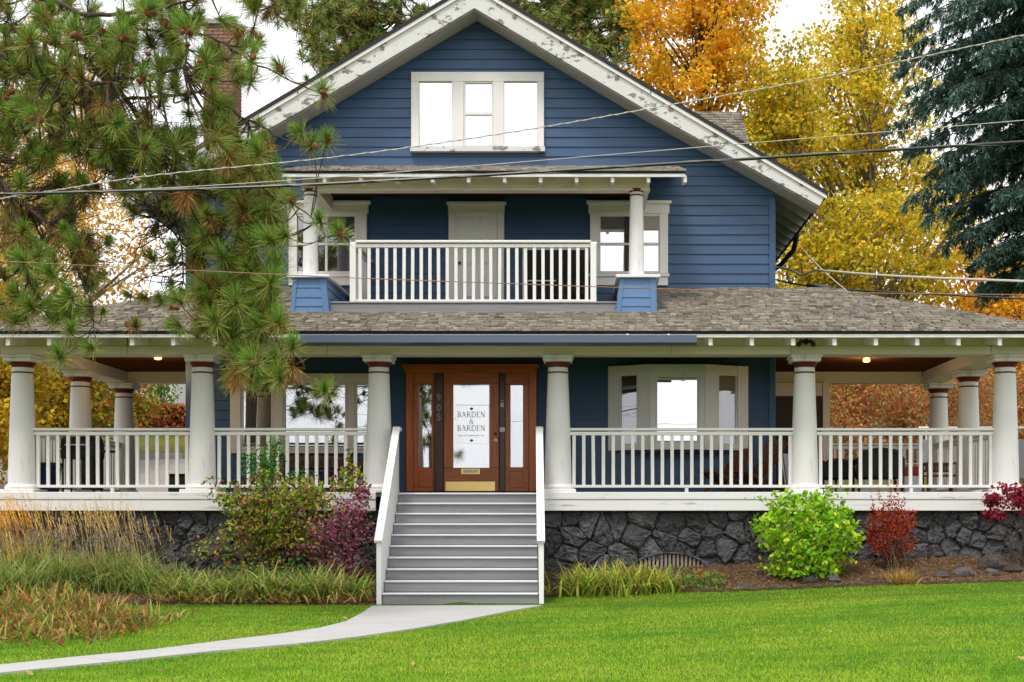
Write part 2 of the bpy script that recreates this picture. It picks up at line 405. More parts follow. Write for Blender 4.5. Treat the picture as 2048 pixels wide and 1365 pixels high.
# concrete path: slabs between two edges
def gpt(px, py):
    d = FPX * (ZC - .02) / (py - YV); return ((px - XV) * d / FPX, d - D0)
FAR = [gpt(*p) for p in ((745, 1212), (724, 1226), (692, 1243), (640, 1256), (560, 1268), (450, 1281), (300, 1300), (150, 1314), (0, 1330), (-250, 1360), (-700, 1420))]
NEAR = [gpt(*p) for p in ((1085, 1211), (1020, 1222), (930, 1240), (830, 1257), (720, 1273), (600, 1287), (430, 1302), (240, 1322), (0, 1346), (-250, 1378), (-700, 1442))]
def resample(P, n):
    P = np.array(P); t = np.linspace(0, len(P) - 1, n); i = np.arange(len(P))
    return np.stack([np.interp(t, i, P[:, 0]), np.interp(t, i, P[:, 1])], 1)
PF, PN = resample(FAR, 61), resample(NEAR, 61)
PATH = np.concatenate([PF, PN[::-1]])
path = link(bpy.data.objects.new('path', None)); tag(path, kind='structure')
for a, b in ((0, 14), (14, 26), (26, 34), (34, 42), (42, 51), (51, 60)):
    mb = MB(); n = b - a + 1; V = []
    for i in range(a, b + 1):
        f, q = PF[i].copy(), PN[i].copy()
        if i == a and a > 0: f += (PF[i + 1] - f) * .10; q += (PN[i + 1] - q) * .10
        V += [(f[0], f[1], .022), (q[0], q[1], .022), (f[0], f[1], -.1), (q[0], q[1], -.1)]
    F = []
    for i in range(n - 1):
        k = 4 * i; F += [(k, k + 1, k + 5, k + 4), (k, k + 4, k + 6, k + 2), (k + 1, k + 3, k + 7, k + 5)]
    F += [(0, 2, 3, 1), (4 * n - 4, 4 * n - 3, 4 * n - 1, 4 * n - 2)]
    o = mb.add(V, F).build('slab', 'concrete', path)

# ================================================================== THE HOUSE
XC = wx(949, 2.0)                      # ridge
WALL = 2.6                             # depth of the front wall
XL, XR = -7.2, 3.56                    # house body
PF_Z = 1.66                            # porch floor
house = thing('house', 'two-storey navy blue clapboard house with white columned wraparound porch', 'house', (XC, 6, 0))
UP = [(0, 10.83), (3.14, 8.95), (6.31, 7.07)]   # roof top line: offset from ridge, height
LO = [(0, 10.358), (3.14, 8.50), (6.18, 6.83)]  # lower edge of the bargeboard
def lerp(P, x):
    x = abs(x); return float(np.interp(x, [p[0] for p in P], [p[1] for p in P]))
# body
fw = MB(); prof = [(XL + .02, .3), (XR - .02, .3)] + [(XC + d, lerp(LO, d) + .12) for d in (5.40, 3.14, 0, -3.14, -5.28)]
front = fw.prism_xz(prof, WALL + .03, 12).build('wall', 'blue_paint', house)
# siding courses: each clapboard its own piece, cut at the openings
OPEN = []
def opening(px0, px1, py0, py1): OPEN.append((wx(px0, WALL), wx(px1, WALL), wz(py1, WALL), wz(py0, WALL)))
for o in ((822, 1088, 144, 302), (588, 728, 410, 570), (897, 1008, 410, 606), (1182, 1334, 410, 570), (812, 1072, 730, 985), (465, 775, 750, 905), (1222, 1490, 737, 900)): opening(*o)
EXPO = .1785; z = .9; k = 0
while z < 10.4:
    z1 = z + EXPO; zm = (z + z1) / 2
    def lim(zz): # half width under the roof
        if zz < lerp(LO, 5.41) + .1: return 99
        d = [0, 3.14, 6.18]; zz2 = zz - .12
        return float(np.interp(-zz2, [-LO[0][1], -LO[1][1], -LO[2][1]], d))
    a0, a1 = max(XL, XC - lim(z)), min(XR, XC + lim(z)); b0, b1 = max(XL, XC - lim(z1)), min(XR, XC + lim(z1))
    if b1 - b0 < .05: break
    segs = [[a0, a1, b0, b1]]
    for x0, x1, zo0, zo1 in OPEN:
        if zo0 - .02 < z and z1 < zo1 + .02:
            new = []
            for s in segs:
                if x1 <= s[0] or x0 >= s[1]: new.append(s); continue
                if x0 - s[0] > .03: new.append([s[0], x0, s[2], x0])
                if s[1] - x1 > .03: new.append([x1, s[1], x1, s[3]])
            segs = new
    cut = []
    for s in segs:                                   # butt joints in the long boards
        L_ = s[1] - s[0]
        if L_ > 3.2:
            xj = s[0] + L_ * random.uniform(.25, .75)
            cut += [[s[0], xj - .002, s[2], xj - .002], [xj + .002, s[1], xj + .002, s[3]]]
        else: cut.append(s)
    segs = cut
    for s in segs:
        y0, y1 = WALL - .030, WALL - .008
        MB().hexa([(s[0], y0, z), (s[1], y0, z), (s[1], WALL + .02, z), (s[0], WALL + .02, z), (s[2], y1, z1), (s[3], y1, z1), (s[3], WALL + .02, z1), (s[2], WALL + .02, z1)]).build('siding_board', 'blue_paint', front)
    z = z1; k += 1
for x0, x1 in ((XL - .02, XL + .10), (XR - .10, XR + .02)): bx('corner_board', 'blue_paint', front, x0, x1, WALL - .045, WALL + .06, .6, 7.1)

# ---- main roof
roof = MB()
up = [(XC - 6.31, 7.07), (XC - 3.14, 8.95), (XC, 10.83), (XC + 3.14, 8.95), (XC + 6.31, 7.07)]
roof.prism_xz(up + [(x, zz - .075) for x, zz in up[::-1]], 1.93, 12.6)
roof = roof.build('main_roof', 'roof_edge', house)
for s in (-1, 1):
    # bargeboards with crown moulding
    for (A, B) in (((0, 10.83, 10.358), (3.14, 8.95, 8.50)), ((3.14, 8.95, 8.50), (6.27, 7.09, 6.82))):
        b0 = 0 if A[0] else 0
        MB().prism_xz([(XC + s * A[0], A[1] - .08), (XC + s * B[0], B[1] - .08), (XC + s * (B[0] - (.10 if B[0] > 6 else 0)), B[2]), (XC + s * A[0], A[2])][::s], 1.98, 2.06).build('bargeboard', 'peeling_paint', roof)
        MB().prism_xz([(XC + s * A[0], A[1] - .078), (XC + s * (B[0] + .02), B[1] - .078), (XC + s * (B[0] + .02), B[1] - .15), (XC + s * A[0], A[1] - .15)][::s], 1.945, 1.977).build('crown_strip', 'trim_paint', roof)
        MB().prism_xz([(XC + s * A[0], A[2] + .02), (XC + s * (B[0] - (.10 if B[0] > 6 else 0)), B[2] + .02), (XC + s * (B[0] - (.10 if B[0] > 6 else 0)), B[2] - .02), (XC + s * A[0], A[2] - .02)][::s], 2.062, 2.57).build('rake_soffit', 'soffit', roof)
    # weathered ends of the lookouts on the bargeboards
    for q in (0.72, 1.65, 2.55, 3.5, 4.3, 5.1, 5.85):
        zz = (lerp(UP, q) + lerp(LO, min(q, 6.1))) / 2 + .03; mb = MB(); r = random.Random(int(q * 100) + s)
        pts = []
        for i in range(12):
            t = i * math.pi / 6; rr = (.055 if i % 2 else .03) * r.uniform(.7, 1.25); pts.append((XC + s * q + rr * math.cos(t), zz + rr * math.sin(t)))
        mb.prism_xz(pts, 1.965, 1.985).build('lookout_end', 'bark_grey', roof)
    # eave: plank soffit, rafters, edge board
    xw, xe = (XR, XC + 6.25) if s > 0 else (XC - 6.25, XL)
    zw, ze2 = lerp(UP, abs((XR if s > 0 else XL) - XC)) - .11, 7.07 - .11
    y = 2.1; i = 0
    while y < 12:
        xi, xo = (XR, XC + 6.24) if s > 0 else (XL, XC - 6.24)
        MB().hexa([(xi, y, zw + .0), (xo, y, ze2 + .035), (xo, y + .285, ze2 + .035), (xi, y + .285, zw), (xi, y, zw + .03), (xo, y, ze2 + .06), (xo, y + .285, ze2 + .06), (xi, y + .285, zw + .03)][::1]).build('soffit_board', 'soffit', roof)
        if i % 2 == 0: MB().bar((xi, y + .1, zw - .07), (xo - s * .04, y + .1, ze2 - .03), .07, .13).build('rafter', 'soffit', roof)
        y += .30; i += 1
MB().tube([(4.30, 4.6, 6.85), (4.28, 4.9, 6.6), (4.05, 5.2, 6.35), (3.75, 5.4, 6.15), (3.64, 5.5, 5.9), (3.64, 5.5, 5.5)], .05, 10).build('downspout', 'black_metal', house, True)

# ---- shingles
SHC = [(5, (.215, .188, .15)), (4, (.18, .158, .128)), (2, (.26, .23, .18)), (1, (.13, .112, .095)), (1, (.20, .165, .12))]
def shingles(name, parent, O, X, U, N, L, expo, xl, xr, seed=1, wmin=.08, wmax=.17, gap=None):
    r = np.random.default_rng(seed); O, X, U, N = (np.array(v, float) for v in (O, X, U, N)); V, F, C = [], [], []; t = 0
    while t < L:
        x = xl(t) - r.uniform(0, wmax); xe = xr(t)
        while x < xe:
            w = r.uniform(wmin, wmax); a, b = max(x, xl(t)), min(x + w - .006, xe); x += w
            if b - a < .02: continue
            if gap and t > gap[2] and b > gap[0] and a < gap[1]: continue
            th = r.choice([.014, .022, .034]) ; e = t - r.uniform(0, .012); t2 = min(t + expo * 1.1, L + .02); k = len(V)
            a2, b2 = max(a, xl(t2)), min(b, xr(t2))
            if b2 < a2: a2 = b2 = (a2 + b2) / 2
            V += [O + X * a + U * e + N * th, O + X * b + U * e + N * th, O + X * b2 + U * t2 + N * .003, O + X * a2 + U * t2 + N * .003, O + X * a + U * e, O + X * b + U * e]
            F += [(k, k + 1, k + 2, k + 3), (k + 4, k + 5, k + 1, k)]; C += [pick(1, SHC, r, .13)[0]] * 6
        t += expo
    o = put(name, np_mesh(name, V, F, np.array(C)), 'shingle', parent); o['kind'] = 'stuff'; return o
# dormer with a shingled front slope behind the bargeboard
dm = MB().prism_yz([(5.75, 8.9), (7.2, 10.0), (8.65, 8.9), (8.65, 7.2), (5.75, 7.2)], 0.2, 3.38).build('dormer', 'blue_paint', house)
MB().prism_yz([(5.55, 8.80), (7.2, 10.05), (7.2, 9.97), (5.6, 8.76)], 0.2, 3.50).build('dormer_roof', 'roof_edge', dm)
u = np.array([0, 1.65, 1.25]); ul = np.linalg.norm(u); u /= ul
shingles('shingles', dm, (0.3, 5.55, 8.81), (1, 0, 0), u, (0, -u[2], u[1]), ul, .145, lambda t: 0, lambda t: 3.2, 3)

# ---- porch roof
XE0, XE1, YE, ZE, PIT, RH = wx(45, .3) - .82, wx(2010, .3) + .82, -.70, 4.20, .375, 3.30
pr = MB()
zt = ZE + PIT * RH
a = (XE0, YE, ZE); b = (XE1, YE, ZE); hl = XL - XE0
c = (XE1 - RH, YE + RH, zt); d = (XE0 + hl, YE + hl, ZE + PIT * hl); e = (XL, YE + RH, zt)
YB = 5.9
ZY = lambda y: ZE + PIT * (y - YE)
yb1 = .72; q0, q1 = wx(640, .6), wx(1250, .6)          # the balcony sits in a gap of the roof
hx_ = yb1 - YE
pr.add([a, b, (XE1 - hx_, yb1, ZY(yb1)), (XE0 + hx_, yb1, ZY(yb1))], [(0, 1, 2, 3)])
pr.add([(XE0 + hx_, yb1, ZY(yb1)), (q0, yb1, ZY(yb1)), (q0, YE + RH, zt), e, d], [(0, 1, 2, 3, 4)])
pr.add([(q1, yb1, ZY(yb1)), (XE1 - hx_, yb1, ZY(yb1)), c, (q1, YE + RH, zt)], [(0, 1, 2, 3)])
pr.add([b, (XE1, YB, ZE), (XE1 - RH, YB, zt), c], [(0, 1, 2, 3)])
pr.add([c, (XE1 - RH, YB, zt), (XR, YB, zt + .02), (XR, YE + RH, zt + .02)], [(0, 1, 2, 3)])
pr.add([a, d, (XL, YB, ZE + PIT * hl), (XE0, YB, ZE)], [(0, 1, 2, 3)])
# underside and edge
pr.add([(XE0, YE, ZE - .03), (XE1, YE, ZE - .03), (XE1, YE, ZE - .001), (XE0, YE, ZE - .001)], [(0, 1, 2, 3)])
pr.add([(XE1, YE, ZE - .03), (XE1, YB, ZE - .03), (XE1, YB, ZE - .001), (XE1, YE, ZE - .001)], [(0, 1, 2, 3)])
pr.add([(XE0, YE, ZE - .03), (XE0, YB, ZE - .03), (XE0, YB, ZE - .001), (XE0, YE, ZE - .001)], [(3, 2, 1, 0)])
proof = pr.build('porch_roof', 'roof_edge', house)
u = np.array([0, 1, PIT]); un = np.linalg.norm(u); u /= un
shingles('shingles', proof, (0, YE - .03, ZE + .012), (1, 0, 0), u, (0, -u[2], u[1]), RH * un, .132,
         lambda t: max(XE0 + t / un, XE0) if t / un < hl else XL, lambda t: XE1 - t / un, 5, gap=(q0 + .05, q1 - .05, (yb1 - YE - .1) * un))
for x0, x1, ax in ((XE0 + .08, XE1 - .08, 0),):
    MB().hexa([(x0, YE + .03, ZE - .075), (x1, YE + .03, ZE - .075), (x1, .3, ZE + .26), (x0, .3, ZE + .26), (x0, YE + .03, ZE - .04), (x1, YE + .03, ZE - .04), (x1, .3, ZE + .30), (x0, .3, ZE + .30)]).build('soffit', 'cream_paint', proof)
    bx('edge_board', 'white_paint', proof, x0 - .05, x1 + .05, YE + .005, YE + .03, ZE - .085, ZE - .032, .003)
for s, xe in ((1, XE1), (-1, XE0)):
    bx('edge_board', 'white_paint', proof, min(xe - s * .03, xe - s * .005), max(xe - s * .03, xe - s * .005), YE + .04, YB, ZE - .085, ZE - .032, .003)
    MB().hexa([(xe - s * .04, YE + .2, ZE - .07), (xe - s * 1.0, YE + 1.1, ZE + .26), (xe - s * 1.0, YB, ZE + .26), (xe - s * .04, YB, ZE - .07), (xe - s * .04, YE + .2, ZE - .04), (xe - s * 1.0, YE + 1.1, ZE + .30), (xe - s * 1.0, YB, ZE + .30), (xe - s * .04, YB, ZE - .04)]).build('soffit', 'cream_paint', proof)
for i in range(-3, 32):
    px = 62 + 82.3 * (i - .5)
    if px < -60 or px > 2130 or 590 < px < 1395: continue
    X = wx(px, -.55)
    MB().prism_yz([(YE + .05, ZE - .205), (.12, ZE - .10), (.12, ZE + .15), (YE + .05, ZE - .09)], X - .032, X + .032).build('rafter_tail', 'white_paint', proof)
# gutter
g0, g1 = wx(600, -.75), wx(1393, -.75)
MB().prism_yz([(-.72, 4.12), (-.80, 4.14), (-.83, 4.02), (-.76, 3.985), (-.68, 3.985), (-.68, 4.12), (-.70, 4.12), (-.70, 4.0), (-.76, 4.0), (-.81, 4.03), (-.79, 4.12), (-.72, 4.10)], g0, g1).build('gutter', 'gutter_blue', house)
for px in (1255, 1337): 
    X = wx(px, -.7); MB().bar((X, -.74, 4.13), (X, -.68, 4.19), .03, .01).build('gutter_hanger', 'white_metal', house)

# ---- porch beams (frieze) and ceiling
CXF = [wx(p, .3) for p in (45, 405, 758, 1116, 1609, 2010)]
XPL, XPR, YM, YBK = CXF[0], CXF[-1], 2.72, 5.0
BZ0, BZ1 = 3.942, 4.40
beam = bx('porch_beam', 'cream_paint', house, XPL - .24, XPR + .26, .10, .50, BZ0 + .14, BZ1)
bx('lower_board', 'cream_paint', beam, XPL - .26, XPR + .28, .085, .515, BZ0, BZ0 + .137)
for px in (255, 655, 1342, 1582, 1982):
    X = wx(px, .1); bx('joint', 'roof_edge', beam, X - .003, X + .003, .0825, .2, BZ0 + .01, BZ1 - .02, .0005)
for s, X in ((-1, XPL), (1, XPR)):
    b2 = bx('porch_beam', 'cream_paint', house, X - .2, X + .2, .52, 5.2, BZ0 + .14, BZ1)
    bx('lower_board', 'cream_paint', b2, X - .215, X + .215, .52, 5.2, BZ0, BZ0 + .137)
bx('porch_beam', 'cream_paint', house, XR + .05, XPR - .22, 4.85, 5.15, BZ0, BZ1)
bx('porch_beam', 'cream_paint', house, XPL + .22, XL - .02, 4.85, 5.15, BZ0, BZ1)
pc = MB().box(XPL, XPR, .52, WALL, 4.16, 4.2); pc.box(XR + .01, XPR, WALL, 5.0, 4.16, 4.2); pc.box(XPL, XL - .01, WALL, 5.0, 4.16, 4.2)
pc.build('porch_ceiling', 'ceiling_wood', house)
for X, Y in ((wx(316, 1.9), 1.9), (wx(1733, 2.3), 2.3)):
    lt = MB().lathe([(.10, 0), (.10, -.03), (.07, -.045)], (X, Y, 4.158), 20).build('ceiling_light', 'brass', house, True)
    MB().lathe([(.06, -.046), (.068, -.065), (.058, -.09), (.02, -.10)], (X, Y, 4.158), 20).build('lamp_shade', 'lamp_glow', lt, True)
    ld = bpy.data.lights.new('porch_lamp', 'POINT'); ld.energy = 14; ld.color = (1, .68, .35); ld.shadow_soft_size = .09
    lo = link(bpy.data.objects.new('porch_lamp', ld)); lo.location = (X, Y, 3.95)
# security flood light on the frieze
fl = MB().lathe([(.05, 0), (.05, .03)], (0, 0, 0), 14)
fl = MB().tube([W(1612, 684, .07), W(1612, 684, -.02)], .05, 12).build('flood_light', 'black_metal', house, True)
for s in (-1, 1): MB().tube([W(1612, 684, .0), W(1612 + s * 10, 683, -.08), W(1612 + s * 15, 690, -.16)], [.018, .03, .042], 12).build('lamp_head', 'black_metal', fl, True)

# ---- porch deck
deck = MB().box(XPL - .35, XPR + .35, .04, WALL, PF_Z - .06, PF_Z); deck.box(XR, XPR + .35, WALL, 5.2, PF_Z - .06, PF_Z); deck.box(XPL - .35, XL, WALL, 5.2, PF_Z - .06, PF_Z)
deck = deck.build('porch_deck', 'deck_grey', house)
for x0, x1 in ((XPL - .38, wx(752, 0)), (wx(1087, 0), XPR + .38)):
    bx('fascia_board', 'fascia_board_paint', deck, x0, x1, -.035, .035, wz(999, 0), PF_Z + .012, .006)
    bx('fascia_board', 'fascia_board_paint', deck, x0 + .004, x1 - .004, -.02, .035, wz(1022, 0), wz(999, 0) - .002, .006)
for s, X in ((-1, XPL - .38), (1, XPR + .38)): bx('fascia_board', 'fascia_board_paint', deck, min(X, X - s * .06), max(X, X - s * .06), .04, 5.2, wz(1022, 0), PF_Z + .012)
bx('fascia_board', 'fascia_board_paint', deck, XR + .1, XPR + .3, 5.2, 5.25, .8, PF_Z)

# ---- columns
def column(h, r0, r1, big=True):
    c = link(bpy.data.objects.new('column', None)); c.parent = house; c.matrix_parent_inverse = Matrix.Translation(-house.location)
    def P(name, mb, m, sm=True):
        o = put(name, mb.mesh(name), m); o.parent = c
        if sm: o.data.polygons.foreach_set('use_smooth', [True] * len(o.data.polygons)); o.data.set_sharp_from_angle(angle=math.radians(35))
        return o
    q = 1 if big else .62
    zt_ = h - (.115 if big else .0)
    if big:
        P('capital', MB().cbox(-.235, .235, -.235, .235, h - .115, h - .05, .008).cbox(-.26, .26, -.26, .26, h - .049, h - .002, .012), 'column_paint', False)
        P('plinth', MB().cbox(-.30, .30, -.30, .30, .002, .062, .01), 'column_paint', False)
    zb = .062 if big else .0
    pro = [(r0 * 1.20, zb), (r0 * 1.24, zb + .03 * q), (r0 * 1.18, zb + .06 * q), (r0 * 1.06, zb + .085 * q)]
    P('base', MB().lathe(pro, n=36), 'column_paint')
    n = 12; z0, z1 = zb + .086 * q, zt_ - .088 * q
    P('shaft', MB().lathe([(r0 + (r1 - r0) * (t ** 1.25), z0 + (z1 - z0) * t) for t in [i / n for i in range(n + 1)]], n=40), 'column_paint')
    P('neck_band', MB().lathe([(r1 * 1.02, z1 + .001), (r1 * 1.05, z1 + .03 * q), (r1 * 1.22, z1 + .06 * q), (r1 * 1.28, zt_ - .002)], n=36), 'red_paint')
    zr = z1 - .085 * q; rr = r0 + (r1 - r0) * (((zr - z0) / (z1 - z0)) ** 1.25)
    P('ring', MB().lathe([(rr, zr - .014), (rr + .008, zr - .010), (rr + .008, zr + .010), (rr, zr + .014)], n=36), 'red_paint')
    return c
spots = [(x, .30) for x in CXF] + [(wx(1937, YM), YM), (wx(1877, YBK), YBK), (wx(161, YM), YM), (wx(248, YBK), YBK)]
c0 = None
for x, y in spots:
    if c0 is None: c0 = c = column(BZ0 - PF_Z, .226, .166)
    else: c = copy_tree(c0, house)
    c.location = (x, y, PF_Z)

# ---- railings: every baluster a piece
BAL = None
def railing(p0, p1, z0, zt1, n, bw=.056, cap=True, first=None, mid_post=None):
    global BAL
    p0, p1 = Vector((*p0, 0)), Vector((*p1, 0)); d = p1 - p0; L = d.length; ang = math.atan2(d.y, d.x)
    r = link(bpy.data.objects.new('railing', None)); r.parent = house; r.matrix_parent_inverse = Matrix.Translation(-house.location)
    r.location = (p0.x, p0.y, z0); r.rotation_euler = (0, 0, ang); H = zt1 - z0
    def P(name, mb, m='rail_paint'):
        o = put(name, mb.mesh(name), m); o.parent = r; return o
    P('top_rail', MB().cbox(0, L, -.065, .065, H - .042, H, .008)); P('sub_rail', MB().cbox(0, L, -.032, .032, H - .118, H - .058, .006))
    P('bottom_rail', MB().cbox(0, L, -.036, .036, .088, .135, .006))
    h = H - .118 - .135
    me = MB().cbox(-bw / 2, bw / 2, -.02, .02, 0, h - .002, .004).mesh('baluster'); me.materials.append(MATS['rail_paint'])
    for i in range(n):
        o = link(bpy.data.objects.new('baluster', me)); o.parent = r; o.location = ((i + .5) * L / n, random.uniform(-.003, .003), .136); o.rotation_euler = (random.gauss(0, .004), random.gauss(0, .004), random.gauss(0, .03))
    if mid_post: P('support_block', MB().cbox(L * mid_post - .03, L * mid_post + .03, -.03, .03, .002, .087))
    return r
RZ = wz(857, .3)
for a, b, n, mp in ((67, 384, 16, .5), (429, 740, 16, .5), (1138, 1590, 23, .52), (1631, 1991, 18, .53)): railing((wx(a, .3), .3), (wx(b, .3), .3), PF_Z, RZ, n, mid_post=mp)
for X in (XPL + .06, XPR + .06):
    railing((X, .52), (X, YM - .2), PF_Z, RZ, 13); railing((X, YM + .2), (X, YBK - .2), PF_Z, RZ, 13)
railing((5.05, YBK), (XPR - .15, YBK), PF_Z, RZ, 12)
# set-back screen wall beside the side porch
sw = bx('porch_screen', 'brown_panel', house, XR + .03, wx(1645, 4.9), 4.72, 4.80, PF_Z, BZ0)
bx('post', 'cream_paint', sw, wx(1645, 4.7), wx(1659, 4.7), 4.66, 4.82, PF_Z, BZ0); bx('head_board', 'cream_paint', sw, XR + .03, wx(1645, 4.7) - .005, 4.68, 4.715, BZ0 - .28, BZ0 - .01)

# ---- balcony
bal = thing_b = None
YBAL = .68; ZB = wz(606, YBAL)
bfl = bx('balcony_floor', 'deck_grey', house, wx(655, YBAL), wx(1237, YBAL), YBAL + .04, WALL - .05, ZB - .06, ZB - .002)
bx('skirt_board', 'deck_grey', bfl, wx(652, YBAL), wx(1238, YBAL), YBAL, YBAL + .035, wz(634, YBAL) - .15, ZB - .01)
bx('skirt_board', 'deck_grey', bfl, wx(652, YBAL), wx(1238, YBAL), YBAL - .02, YBAL + .04, ZB - .009, ZB + .02)
RB = wz(482, .78)
railing((wx(712, .78), .78), (wx(1182, .78), .78), ZB - .07, RB, 27, .055)
for a in (700, 1181):
    x0 = wx(a, .75); bx('railing_post', 'rail_paint', house, x0, x0 + .10, .72, .84, ZB + .02, RB - .045)
xa, xb = wx(706, .78), wx(1187, .78)
railing((xa, .86), (xa, WALL - .06), ZB - .07, RB, 10); railing((xb, .86), (xb, WALL - .06), ZB - .07, RB, 10)
for (b0, b1, t0, t1) in ((580, 660, 585, 651), (1231, 1314, 1240, 1312)):
    Yp = .58; zb_, zt_ = wz(636, Yp), wz(556, Yp)
    X = [wx(v, Yp) for v in (b0, b1, t0, t1)]; yb = WALL - .05
    pd = MB().hexa([(X[0], Yp, zb_ - .3), (X[1], Yp, zb_ - .3), (X[1], yb, zb_ - .1), (X[0], yb, zb_ - .1), (X[2], Yp + .03, zt_), (X[3], Yp + .03, zt_), (X[3], yb, zt_), (X[2], yb, zt_)]).build('pedestal', 'blue_pedestal_lit', house)
    nb = 5; e_ = [0, .055, .28, .505, .75, 1.0]
    for i in range(nb):
        f0, f1 = e_[i], e_[i + 1]; lf = lambda f, k: X[k] + (X[k + 2] - X[k]) * f
        zz0, zz1 = zb_ + (zt_ - zb_) * f0 + .004, zb_ + (zt_ - zb_) * f1
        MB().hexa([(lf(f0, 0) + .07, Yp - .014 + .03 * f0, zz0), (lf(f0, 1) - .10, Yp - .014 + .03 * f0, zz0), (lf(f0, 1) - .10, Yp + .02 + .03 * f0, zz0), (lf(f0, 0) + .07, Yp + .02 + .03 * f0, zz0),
                   (lf(f1, 0) + .07, Yp - .002 + .03 * f1, zz1), (lf(f1, 1) - .10, Yp - .002 + .03 * f1, zz1), (lf(f1, 1) - .10, Yp + .02 + .03 * f1, zz1), (lf(f1, 0) + .07, Yp + .02 + .03 * f1, zz1)]).build('siding_board', 'blue_pedestal_lit', pd)
        for k, sg in ((1, 1), (0, -1)):   # side boards
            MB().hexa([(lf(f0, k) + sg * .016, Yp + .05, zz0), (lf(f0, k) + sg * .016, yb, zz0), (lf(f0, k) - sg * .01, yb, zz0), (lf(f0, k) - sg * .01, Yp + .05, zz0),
                       (lf(f1, k) + sg * .003, Yp + .05, zz1), (lf(f1, k) + sg * .003, yb, zz1), (lf(f1, k) - sg * .01, yb, zz1), (lf(f1, k) - sg * .01, Yp + .05, zz1)]).build('siding_board', 'blue_pedestal_lit', pd)
    for k, sg, w in ((0, 1, .075), (1, -1, .105)):
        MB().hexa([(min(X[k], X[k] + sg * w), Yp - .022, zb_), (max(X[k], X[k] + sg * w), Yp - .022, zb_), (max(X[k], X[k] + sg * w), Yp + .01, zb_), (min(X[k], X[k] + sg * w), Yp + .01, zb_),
                   (min(X[k + 2], X[k + 2] + sg * w), Yp + .008, zt_), (max(X[k + 2], X[k + 2] + sg * w), Yp + .008, zt_), (max(X[k + 2], X[k + 2] + sg * w), Yp + .04, zt_), (min(X[k + 2], X[k + 2] + sg * w), Yp + .04, zt_)]).build('corner_board', 'blue_pedestal_lit', pd)
    bx('cap', 'white_paint', pd, X[2] - .07, X[3] + .07, Yp - .05, yb, zt_ + .002, zt_ + .05)
CB = wz(380, .95); zb_ = wz(556, .58) + .052
cb = column(CB - zb_, .132, .110, False); cb.location = (wx(621, .95), .95, zb_)
c2 = copy_tree(cb, house); c2.location = (wx(1273, .95), .95, zb_)
# balcony roof
x0, x1 = wx(560, .42), wx(1372, .42); ye, zev = .42, wz(345, .42); zw_ = wz(338, WALL)
br = MB().hexa([(x0, ye, zev - .02), (x1, ye, zev - .02), (x1, WALL - .03, zw_ - .04), (x0, WALL - .03, zw_ - .04), (x0, ye, zev + .015), (x1, ye, zev + .015), (x1, WALL - .03, zw_), (x0, WALL - .03, zw_)]).build('balcony_roof', 'roof_edge', house)
u = np.array([0, WALL - .03 - ye, zw_ - zev]); ul = np.linalg.norm(u); u /= ul
shingles('shingles', br, (0, ye - .02, zev + .018), (1, 0, 0), u, (0, -u[2], u[1]), ul, .14, lambda t: x0, lambda t: x1, 9)
bx('edge_board', 'white_paint', br, x0 + .02, x1 - .02, ye + .005, ye + .03, zev - .075, zev - .022, .003)
sl = (zw_ - zev) / (WALL - ye)
MB().hexa([(x0 + .02, ye + .032, zev - .05), (x1 - .02, ye + .032, zev - .05), (x1 - .02, WALL - .05, zw_ - .09), (x0 + .02, WALL - .05, zw_ - .09), (x0 + .02, ye + .032, zev - .028), (x1 - .02, ye + .032, zev - .028), (x1 - .02, WALL - .05, zw_ - .06), (x0 + .02, WALL - .05, zw_ - .06)]).build('soffit', 'cream_paint', br)
for i in range(12):
    px = 578 + 71.9 * i if i < 11 else 1370; X = wx(px, .5)
    MB().prism_yz([(ye + .04, zev - .155), (.9, zev - .10), (.9, zev + .09), (ye + .04, zev - .06)], X - .028, X + .028).build('rafter_tail', 'white_paint', br)
bb = bx('balcony_beam', 'cream_paint', house, wx(604, .85), wx(1299, .85), .85, 1.08, CB + .002, zev + .10)
bx('lower_board', 'cream_paint', bb, wx(604, .85) - .01, wx(1299, .85) + .01, .835, 1.095, CB - .03, CB + .0)
for X in (wx(604, .85), wx(1299, .85) - .22): bx('balcony_beam', 'cream_paint', house, X, X + .22, 1.085, WALL - .04, CB, zev + .12)
bx('balcony_ceiling', 'dark_wood', house, wx(604, .85) + .1, wx(1299, .85) - .1, 1.1, WALL - .04, zev + .08, zev + .11)

# ---- windows
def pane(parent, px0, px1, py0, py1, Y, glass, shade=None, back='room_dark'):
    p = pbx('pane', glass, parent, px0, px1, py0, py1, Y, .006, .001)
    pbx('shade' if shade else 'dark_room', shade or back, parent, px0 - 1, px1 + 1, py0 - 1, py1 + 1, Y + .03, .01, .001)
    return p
def window(label=None):
    w = link(bpy.data.objects.new('window', None)); w.parent = house; w.matrix_parent_inverse = Matrix.Translation(-house.location)
    return w
YW = WALL - .05                          # pane plane, just proud of the boards
w = window()                             # attic triple window
pbx('frame', 'trim_paint', w, 822, 1088, 144, 163, YW - .05, .09); pbx('sill', 'peeling_paint', w, 820, 1090, 293, 303, YW - .09, .13)
for a, b in ((822, 838), (904, 927), (986, 1008), (1074, 1088)): pbx('frame', 'trim_paint', w, a, b, 163.2, 292.8, YW - .05, .09)
for a, b in ((838, 904), (1008, 1074)): pane(w, a, b, 163, 293, YW, 'glass_white', 'shade_cloth')
pane(w, 930, 984, 167, 225, YW, 'glass_white', 'shade_cloth'); pane(w, 930, 984, 230, 289, YW, 'glass_white', 'shade_cloth')
for a, b, c, d in ((927, 930.5, 163.2, 292.8), (983.5, 986, 163.2, 292.8)): pbx('sash', 'trim_paint', w, a, b, c, d, YW - .03, .06)
for c, d in ((163.2, 167), (225, 230.5), (289, 292.8)): pbx('sash', 'trim_paint', w, 930.6, 983.4, c, d, YW - .028, .06)
